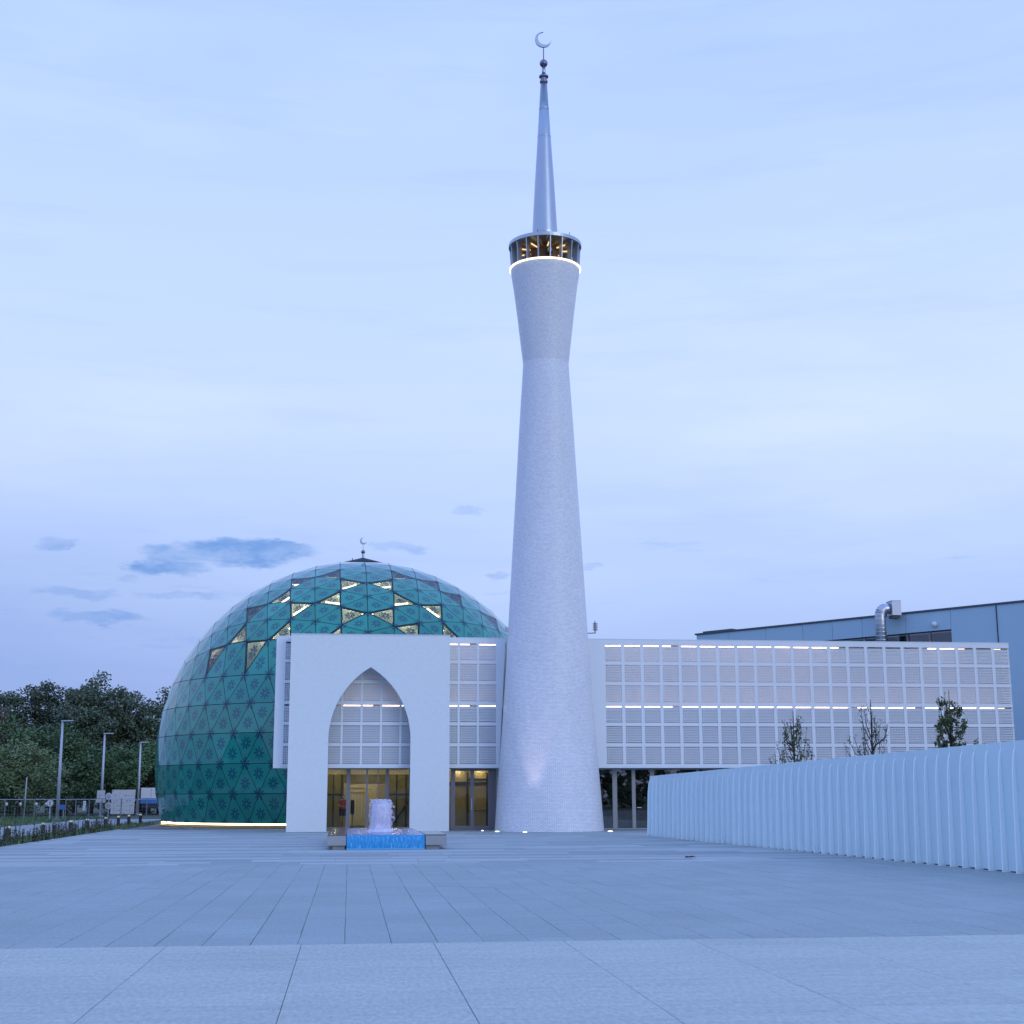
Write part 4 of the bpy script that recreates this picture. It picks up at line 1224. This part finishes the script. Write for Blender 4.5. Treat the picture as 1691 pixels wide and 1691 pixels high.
mf = thing('mesh_fence', (-22, 115.5, 0), 'low wire mesh fence on slim posts in front of the dark trees', 'fence')
fx = [-29, -27.7, -26.55, -25.0, -24.2, -22.9, -21.75, -20.95, -19.9, -18.9, -17.4, -16.2, -15.4, -14.4, -13.2]
def fyy(x): return 116.4 + (x + 26) * -.24
for x in fx:
    MB().bar((x, fyy(x), -.1), (x, fyy(x), 1.46), .07).build('post', 'grey_frame', mf)
for a, b in zip(fx, fx[1:]):
    MB().bar((a + .035, fyy(a), 1.42), (b - .035, fyy(b), 1.42), .05).build('rail', 'post_grey', mf)
mb = MB()
x = -29
while x < -13.2:
    mb.bar((x, fyy(x), 0), (x, fyy(x), 1.4), .010); x += .25
for z in (.3, .6, .9, 1.2):
    mb.bar((-29, fyy(-29), z), (-13.2, fyy(-13.2), z), .010)
mb.build('wire_mesh', 'grey_frame', mf, kind='stuff')
for x in (-26.4, -25.3, -24.05, -23.25):
    MB().sphere((x, fyy(x) - .08, 1.05), .10, 10, 8, 1.4).build('white_globe', 'white_plain', mf, smooth=True)
rsn = thing('road_sign', (-22.85, 115, 0), 'small round pale road sign on a thin post before the tall lamp post', 'sign')
MB().bar((-22.85, 115.05, -.1), (-22.85, 115.05, 1.4), .06).build('post', 'post_grey', rsn)
MB().tube([(-22.85, 115.0, 1.13), (-22.85, 114.96, 1.13)], .26, 24).build('disc', 'post_grey', rsn)
MB().tube([(-22.85, 114.955, 1.13), (-22.85, 114.95, 1.13)], .21, 24).build('face', 'white_plain', rsn)
MB().box(-22.88, -22.82, 114.944, 114.949, 1.0, 1.28).build('mark', 'dark_bar', rsn)
bs = thing('blue_sign', (-22.6, 118, 0), 'small blue sign plate on low posts right of the tall lamp post', 'sign')
MB().box(-22.9, -22.3, 118.0, 118.04, .62, 1.0).build('plate', 'blue_plain', bs)
for x in (-22.8, -22.4):
    MB().bar((x, 118.07, -.1), (x, 118.07, .95), .05).build('leg', 'post_grey', bs)
bd = thing('information_board', (-20.25, 134, 0), 'big white printed board on posts leaning slightly, left of the dome', 'board')
MB().obox((-20.25, 134, 1.13), (1.03, 0, .0), (0, .03, 0), (.04, 0, 1.08)).build('panel', 'printed_board', bd)
for x in (-21.0, -19.6):
    MB().bar((x, 134.09, -.1), (x, 134.09, 2.2), .08).build('post', 'grey_frame', bd)
    MB().bar((x, 134.09, 1.4), (x, 135.1, -.1), .07).build('brace', 'grey_frame', bd)
nb_ = thing('notice_board', (-21.05, 127, 0), 'pair of small white notice boards stacked on the middle lamp post', 'board')
MB().box(-21.4, -20.72, 127.0, 127.04, 1.45, 2.14).build('upper_plate', 'printed_board', nb_)
MB().box(-21.48, -20.66, 127.0, 127.04, 1.10, 1.43).build('lower_plate', 'printed_board', nb_)
MB().bar((-21.08, 127.08, -.1), (-21.08, 127.08, 2.1), .07).build('post', 'post_grey', nb_)
ds = thing('round_sign', (-20.65, 128.6, 0), 'two round grey signs one above the other beside the big white board', 'sign')
MB().bar((-20.65, 128.68, -.1), (-20.65, 128.68, 1.95), .06).build('post', 'post_grey', ds)
for z in (1.62, .84):
    MB().tube([(-20.65, 128.64, z), (-20.65, 128.6, z)], .29, 20).build('disc', 'white_plain', ds)
    MB().tube([(-20.65, 128.595, z), (-20.65, 128.59, z)], .2, 20).build('face', 'post_grey', ds)
tr = thing('box_truck', (-18.7, 141, 0), 'white and blue truck parked beyond the last lamp post by the dome', 'truck')
MB().box(-19.5, -17.6, 139.6, 144.2, .95, 2.4).build('cargo_box', 'white_plain', tr, bevel=.03)
MB().box(-19.52, -17.58, 139.58, 139.6, .95, 1.45).build('blue_band', 'blue_plain', tr)
MB().box(-18.56, -18.54, 139.585, 139.6, 1.47, 2.36).build('door_seam', 'dark_bar', tr)
MB().box(-19.4, -17.7, 139.7, 144.0, .5, .94).build('chassis', 'dark_metal', tr)
for x in (-19.45, -17.9):
    for y in (140.5, 143.2):
        MB().tube([(x, y, .42), (x + .28, y, .42)], .42, 16).build('wheel', 'rubber', tr)
wc = thing('white_cloth', (-20.3, fyy(-20.3) - .06, 1.0), 'pale rag hung on the mesh fence between the lamp posts', 'cloth')
r_ = random.Random(2); vs = []; fs = []
for j in range(7):
    for i in range(4):
        vs.append((-20.38 + .07 * i + .02 * math.sin(j), fyy(-20.3) - .07 - .03 * r_.random(), 1.3 - .12 * j))
for j in range(6):
    for i in range(3):
        fs.append((j * 4 + i, j * 4 + i + 1, (j + 1) * 4 + i + 1, (j + 1) * 4 + i))
MB().add(vs, fs).build('cloth_sheet', 'white_plain', wc)

# ------------------------------------------------------------------ plants
def leaf_cloud(name, mat, clumps, per, size, rng, flat=.6):
    """leaf-sized faces gathered in clumps; clumps are (centre, radius)"""
    vs = []; fs = []
    for c, r in clumps:
        for _ in range(per):
            d = Vector((rng.gauss(0, 1), rng.gauss(0, 1), rng.gauss(0, 1)))
            d = d.normalized() * r * rng.random() ** .45
            p = Vector(c) + Vector((d.x, d.y, d.z * flat))
            u = Vector((rng.gauss(0, 1), rng.gauss(0, 1), rng.gauss(0, .6))).normalized()
            v = u.cross(Vector((rng.gauss(0, 1), rng.gauss(0, 1), rng.gauss(0, 1)))).normalized()
            s = size * rng.uniform(.6, 1.35); o = len(vs)
            vs += [p - u * s, p + v * s * .55, p + u * s, p - v * s * .55]; fs.append((o, o + 1, o + 2, o + 3))
    me = bpy.data.meshes.new(name); me.from_pydata([tuple(v) for v in vs], [], fs); me.materials.append(MATS[mat]); me.update()
    return me

def tree_proto(name, seed, h, rx, rz, mat, leaf, nclump, per, trunk_r=.3, low=.25):
    rng = random.Random(seed)
    root = link(name, None, None, (0, 0, 0))
    mb = MB(); clumps = []
    mb.tube([(0, 0, -.3), (rng.uniform(-.1, .1), 0, h * .35), (rng.uniform(-.3, .3), rng.uniform(-.3, .3), h * .8)], [trunk_r, trunk_r * .75, trunk_r * .25], 9)
    zc = h * low + (h - h * low) * .5; hz = (h - h * low) * .5
    for k in range(nclump):
        d = Vector((rng.gauss(0, 1), rng.gauss(0, 1), rng.gauss(0, 1))).normalized() * rng.random() ** .38
        wid = 1.0 - .35 * max(0, d.z)
        p = Vector((d.x * rx * wid, d.y * rx * wid, zc + d.z * hz * .92))
        clumps.append((p, rng.uniform(.55, 1.05) * rx * .30))
        if k % 4 == 0:
            st = Vector((0, 0, h * rng.uniform(.25, .55)))
            mb.tube([st, (st + p) / 2 + Vector((0, 0, .3)), p], [trunk_r * .35, trunk_r * .2, trunk_r * .08], 6)
    mb.build('trunk', 'bark', root, at=(0, 0, 0))
    link('crown', leaf_cloud('crown', mat, clumps, per, leaf, rng, .75), root, (0, 0, 0))
    return root

PROTO = {}
def plant_tree(kind, x, y, s, rz, label, cat='tree', group='trees behind the mesh fence', name='tree'):
    p = PROTO[kind]
    r = p if not p.get('used') else copy_tree(p, (0, 0, 0))
    p['used'] = 1
    r.name = name; r.location = (x, y, 0); r.scale = (s[0], s[0], s[1] * 1.025); r.rotation_euler.z = rz
    r['label'] = label; r['category'] = cat; r['group'] = group
    return r
PROTO['tall_a'] = tree_proto('tree', 1, 13.5, 4.6, 5, 'leaf_dark', .17, 125, 135, .32, .10)
PROTO['tall_b'] = tree_proto('tree', 2, 13.5, 4.2, 5, 'leaf_dark', .165, 120, 135, .3, .08)
PROTO['brown'] = tree_proto('tree', 3, 11.0, 3.8, 4, 'leaf_brown', .16, 90, 110, .28, .12)
PROTO['mid'] = tree_proto('tree', 4, 8.0, 3.6, 3.5, 'leaf_mid', .135, 110, 120, .22, -.02)
PROTO['light'] = tree_proto('tree', 5, 7.0, 3.6, 3.2, 'leaf_light', .12, 110, 125, .2, .0)
rt = random.Random(21)
TREES = [('tall_a', -38.6, 158, 1.02, 1.06, 'tall dark tree at the left edge with sky showing through its top'),
         ('tall_b', -33.6, 160, 1.0, 1.07, 'tall dark tree second from the left edge in the back row'),
         ('tall_b', -29.6, 162, 1.0, 1.06, 'tall dark tree left of the highest crown in the back row'),
         ('tall_a', -26.2, 152, 1.0, 1.03, 'highest dark tree in the middle of the back row'),
         ('tall_b', -22.8, 150, 1.0, .97, 'dark tree right of the highest crown, behind the middle lamp post'),
         ('tall_a', -19.3, 152, .95, .92, 'dark tree behind the farthest lamp post, touching the dome outline'),
         ('tall_b', -14.2, 156, 1.0, .92, 'dark tree mostly hidden by the left side of the dome'),
         ('brown', -34.6, 146, 1.0, .95, 'brownish tree below the tall crowns on the far left'),
         ('mid', -30.8, 137, 1.15, 1.06, 'mid green bushy tree behind the pale leafy one'),
         ('mid', -26.3, 138, 1.15, 1.02, 'mid green tree behind the nearest tall lamp post'),
         ('mid', -22.3, 142, 1.0, .78, 'low green tree between the nearest and middle lamp posts'),
         ('mid', -19.6, 146, 1.1, .86, 'low bushy green tree behind the big white board'),
         ('mid', -15.8, 148, 1.1, .82, 'low green tree beside the left edge of the dome'),
         ('light', -27.2, 124, 1.0, .92, 'pale green leafy tree in front, left of the nearest lamp post'),
         ('light', -31.0, 127, .9, .9, 'pale green leafy tree cut by the left edge of the picture'),
         ('tall_a', -42.5, 150, 1.0, 1.0, 'dark tree just beyond the left edge of the back row')]
for kd, x, y, s, sz, lb in TREES:
    plant_tree(kd, x, y, (s, sz), rt.uniform(0, 6.28), lb)

# young trees behind the finned fence: a bundle of upright branches with sparse or dense leaves
def young_tree(x, y, h, half, nleaf, lsize, seed, label, skew=0.0):
    rng = random.Random(seed)
    t = thing('young_tree', (x, y, 0), label, 'tree', 'young trees behind the finned fence')
    mb = MB(); tips = []
    mb.tube([(x, y, -.1), (x, y, h * .5), (x + .03, y, h * .97)], [.07, .05, .012], 8)
    for k in range(36):
        a = rng.uniform(0, 6.28); z0 = rng.uniform(.25, .72) * h; z1 = min(h * rng.uniform(.72, .99), z0 + rng.uniform(.15, .33) * h)
        rr = half * rng.uniform(.35, 1.0) * (1.0 - .75 * max(0, (z1 / h - .62) / .38))
        p0 = Vector((x, y, z0)); p2 = Vector((x + math.cos(a) * rr + skew * rr, y + math.sin(a) * rr, z1))
        p1 = p0.lerp(p2, .45) + Vector((math.cos(a) * rr * .28, math.sin(a) * rr * .28, -.06))
        mb.tube([p0, p1, p2], [.024, .016, .006], 5); tips.append((p0, p1, p2))
        for _ in range(3):
            q = p1.lerp(p2, rng.random()); e = q + Vector((rng.uniform(-.2, .2), rng.uniform(-.2, .2), rng.uniform(.1, .4)))
            mb.tube([q, e], [.009, .004], 4); tips.append((q, q.lerp(e, .5), e))
    mb.build('trunk', 'bark', t, at=(x, y, 0))
    vs = []; fs = []
    for _ in range(nleaf):
        p0, p1, p2 = rng.choice(tips); f = rng.random()
        p = p0.lerp(p1, f * 2) if f < .5 else p1.lerp(p2, f * 2 - 1)
        p = p + Vector((rng.gauss(0, .05), rng.gauss(0, .05), rng.gauss(0, .05)))
        if p.z < h * .3: continue
        u = Vector((rng.gauss(0, 1), rng.gauss(0, 1), rng.gauss(0, 1))).normalized(); v = u.cross(Vector((rng.gauss(0, 1), rng.gauss(0, 1), rng.gauss(0, 1)))).normalized()
        s = lsize * rng.uniform(.6, 1.3); o = len(vs); vs += [p - u * s, p + v * s * .5, p + u * s, p - v * s * .5]; fs.append((o, o + 1, o + 2, o + 3))
    me = bpy.data.meshes.new('crown'); me.from_pydata([tuple(Vector(v) - Vector((x, y, 0))) for v in vs], [], fs); me.materials.append(MATS['leaf_shrub']); me.update()
    link('crown', me, t, (x, y, 0))
young_tree(18.25, 58, 5.25, 1.2, 620, .06, 31, 'sparse young tree with few leaves, left of three behind the finned fence')
young_tree(21.60, 58, 5.75, 1.2, 330, .05, 32, 'almost bare young tree with thin branches, middle of three behind the finned fence')
young_tree(25.05, 58, 6.15, 1.25, 2500, .075, 33, 'dense leafy young tree, right of three behind the finned fence')

# young shrubs in the bed along the plaza
def shrub_proto(seed):
    rng = random.Random(seed); root = link('young_shrub', None, None, (0, 0, 0)); mb = MB(); vs = []; fs = []
    for k in range(rng.choice((2, 3, 3))):
        bx_, by_ = rng.uniform(-.14, .14), rng.uniform(-.14, .14); hh = rng.uniform(.30, .56); lx, ly = rng.uniform(-.06, .06), rng.uniform(-.06, .06)
        mb.tube([(bx_, by_, -.1), (bx_ + lx, by_ + ly, hh)], [.012, .005], 5)
        for i in range(int(hh * 85)):
            f = rng.random(); p = Vector((bx_ + lx * f, by_ + ly * f, hh * f)); a = rng.uniform(0, 6.28); out = .105 * (1 - f * .55) * rng.uniform(.5, 1.1)
            u = Vector((math.cos(a), math.sin(a), rng.uniform(.2, .9))).normalized(); v = u.cross(Vector((0, 0, 1))).normalized(); o = len(vs)
            vs += [p, p + u * out * .6 + v * .022, p + u * out * 1.25, p + u * out * .6 - v * .022]; fs.append((o, o + 1, o + 2, o + 3))
    mb.build('stem', 'bark', root, at=(0, 0, 0))
    me = bpy.data.meshes.new('foliage'); me.from_pydata([tuple(v) for v in vs], [], fs); me.materials.append(MATS['leaf_shrub']); me.update()
    link('foliage', me, root, (0, 0, 0))
    return root
protos = [shrub_proto(50 + k) for k in range(6)]; used = set()
y = 44.0; k = 0; rp = random.Random(8)
while y < 76:
    for row, rx_ in enumerate((-11.85, -12.4)):
        pr = protos[rp.randrange(6)]
        xx, yy = rx_ + rp.uniform(-.12, .12), y + rp.uniform(-.2, .2) + .2 * row
        if id(pr) in used: sh = copy_tree(pr, (xx, yy, -.03))
        else: sh = pr; used.add(id(pr))
        sh.location = (xx, yy, -.03); sh.rotation_euler.z = rp.uniform(0, 6.28); s = rp.uniform(.8, 1.2); sh.scale = (s, s, s * rp.uniform(.9, 1.15))
        sh['label'] = 'young upright green shrub in the planting bed beside the bollard lights'; sh['category'] = 'shrub'; sh['group'] = 'young shrubs in the planting bed'
        k += 1
    y += .72
# rough grass and weeds on the verge
rng = random.Random(77); vs = []; fs = []
for _ in range(9000):
    if rng.random() < .25: x, y = rng.uniform(-13.7, -11.7), rng.uniform(44, 92)
    else: x, y = rng.uniform(-40, -19.7), rng.uniform(70, 124)
    hh = rng.uniform(.08, .32); a = rng.uniform(0, 6.28); o = len(vs); dx, dy = math.cos(a) * .05, math.sin(a) * .05
    vs += [(x - dx, y - dy, -.12), (x + dx, y + dy, -.12), (x + rng.uniform(-.12, .12), y + rng.uniform(-.12, .12), hh - .1)]; fs.append((o, o + 1, o + 2))
me = bpy.data.meshes.new('grass'); me.from_pydata(vs, [], fs); me.materials.append(MATS['leaf_mid'])
link('grass', me, None, (0, 0, 0), kind='stuff', label='rough green grass on the verge by the mesh fence')
# the wood that closes the square behind the photographer: seen mirrored in the lower dome panes
rng = random.Random(5); cl = []
for k in range(420):
    a = R(rng.uniform(75, 330)); d = rng.uniform(62, 80)
    x, y = math.sin(a) * d + 2, math.cos(a) * d + 5
    top = 9.5 + 2.5 * math.sin(a * 9) + 1.5 * math.sin(a * 23)
    cl.append((Vector((x, y, rng.uniform(.5, top))), rng.uniform(1.6, 2.6)))
link('woods', leaf_cloud('woods', 'leaf_dark', cl, 60, .55, rng, .8), None, (0, 0, 0), kind='stuff', label='dark wood around the far side of the square')

mb = MB()
for (dx, dy, rz, s) in ((-.05, 0, .3, 1), (.06, .02, -.4, .85)):
    c_, s_ = math.cos(rz), math.sin(rz)
    pts = [(-.11, 0, .012), (-.03, .06, .05), (.06, .045, .035), (.12, 0, .012), (.05, -.05, .045), (-.04, -.05, .02)]
    vs = [(9.2 + dx + s * (p[0] * c_ - p[1] * s_), 38.8 + dy + s * (p[0] * s_ + p[1] * c_), p[2] + z) for z in (0, .012) for p in pts]
    fs = [tuple(range(6))[::-1], tuple(range(6, 12))] + [(i, (i + 1) % 6, (i + 1) % 6 + 6, i + 6) for i in range(6)]
    mb.add(vs, fs)
mb.build('dry_leaf', 'dead_leaf', None, at=(9.2, 38.8, 0), label='small dark crumpled leaf lying alone on the paving', category='leaf')

# ------------------------------------------------------------------ the person behind the glass
def person(px, py, pz, H, rz):
    root = thing('person', (px, py, pz), 'person in red top, dark shorts and bare legs behind the glass under the arch', 'person')
    root.rotation_euler.z = rz
    V = []; E = []; RAD = []
    def add(p, r, par=None):
        V.append(Vector(p)); RAD.append(r)
        if par is not None: E.append((par, len(V) - 1))
        return len(V) - 1
    pel = add((0, 0, .90), .125); wa = add((0, 0, 1.04), .105, pel); ch = add((0, .01, 1.24), .125, wa); nk0 = add((0, .01, 1.37), .075, ch)
    nk = add((0, 0, 1.42), .047, nk0); hd = add((0, -.015, 1.50), .075, nk); ht = add((0, -.01, 1.575), .072, hd)
    hands = []
    for s, el, wr in ((-1, (-.25, -.03, 1.10), (-.17, -.22, 1.08)), (1, (.24, .02, 1.08), (.25, -.06, .86))):
        sh = add((s * .17, .01, 1.33), .055, nk0); e = add(el, .038, sh); w_ = add(wr, .027, e); d = (Vector(wr) - Vector(el)).normalized()
        pm = add(Vector(wr) + d * .06, .030, w_)
        side = d.cross(Vector((0, 1, .3))).normalized()
        for q, ln in ((-1.4, .055), (-.5, .068), (.4, .064), (1.3, .048)):
            f1 = add(V[pm] + d * .03 + side * q * .014, .0085, pm); add(V[f1] + d * ln + Vector((0, -.012, 0)), .0065, f1)
        th = add(V[w_] + d * .03 - side * .03, .010, w_); add(V[th] + d * .035 - side * .012, .008, th)
    for s in (-1, 1):
        hp = add((s * .085, 0, .84), .088, pel); kn = add((s * .095, -.01 - .02 * s, .47), .052, hp); an = add((s * .10, .02, .08), .033, kn)
        hl = add((s * .10, .03, .035), .034, an); add((s * .115, -.12, .025), .028, hl)
    k = H / 1.65
    me = bpy.data.meshes.new('body'); me.from_pydata([tuple(v * k) for v in V], E, []); o = link('body', me, root, (px, py, pz))
    sk = o.modifiers.new('skin', 'SKIN'); sk.use_smooth_shade = True
    for sv, r in zip(me.skin_vertices[0].data, RAD): sv.radius = (r * k, r * k)
    for i, sv in enumerate(me.skin_vertices[0].data): sv.use_root = (i == 0)
    ss = o.modifiers.new('sub', 'SUBSURF'); ss.levels = 2; ss.render_levels = 2
    me.materials.append(MATS['skin'])
    def local(mb, name, mat, smooth=True):
        m = mb.mesh(name, mat, (0, 0, 0), smooth); m.transform(Matrix.Scale(k, 4)); return link(name, m, root, (px, py, pz))
    def sq(prof, sx, sy, n=20):
        mb = MB(); vs = []; fs = []
        for z, r in prof:
            for i in range(n):
                a = 2 * math.pi * i / n; vs.append((sx * r * math.cos(a), sy * r * math.sin(a) + .005, z))
        for j in range(len(prof) - 1):
            for i in range(n):
                i2 = (i + 1) % n; fs.append((j * n + i, j * n + i2, (j + 1) * n + i2, (j + 1) * n + i))
        return mb.add(vs, fs)
    local(sq([(.93, .145), (1.04, .122), (1.2, .15), (1.32, .165), (1.375, .13), (1.40, .07)], 1.15, .95), 'top', 'red_cloth')
    for s in (-1, 1):
        el = (-.25, -.03, 1.10) if s < 0 else (.24, .02, 1.08); a = Vector((s * .15, .01, 1.345)); b = a.lerp(Vector(el), .62)
        local(MB().tube([a, a.lerp(b, .5), b], [.07, .066, .058], 12, False), 'sleeve', 'red_cloth')
        local(MB().tube([(s * .075, 0, .93), (s * .085, 0, .82), (s * .092, -.005, .60)], [.12, .11, .092], 14, False), 'shorts_leg', 'dark_cloth')
    local(sq([(.84, .13), (.93, .15), (.96, .13)], 1.12, .98), 'shorts', 'dark_cloth')
    hair = MB().sphere((0, .012, 1.565), .092, 16, 10, 1.05); hair.tube([(0, .06, 1.56), (0, .095, 1.45), (0, .09, 1.30)], [.075, .06, .025], 10)
    hair.v = [v if not (v[1] < -.045 and v[2] < 1.60) else (v[0] * .9, v[1] * .55, v[2]) for v in hair.v]
    local(hair, 'hair', 'hair')
    fc = MB()
    for s in (-1, 1): fc.sphere((s * .03, -.088, 1.525), .010, 8, 6)
    local(fc, 'eyes', 'dark_bar')
    local(MB().sphere((0, -.098, 1.50), .014, 8, 6, 1.6), 'nose', 'skin')
    local(MB().box(-.022, .022, -.092, -.082, 1.462, 1.470), 'mouth', 'red_cloth')
    return root
person(-.30, 72.5, .10, 1.62, R(25))
bag = thing('shoulder_bag', (.16, 72.6, .10), 'dark bag on a stand just right of the frame post beside the person', 'bag')
MB().box(.08, .26, 72.5, 72.75, .75, 1.45).build('bag_body', 'dark_cloth', bag, bevel=.03)
MB().bar((.17, 72.62, .10), (.17, 72.62, .76), .04).build('stand', 'dark_bar', bag)
MB().box(.06, .28, 72.5, 72.75, .10, .13).build('foot', 'dark_bar', bag)
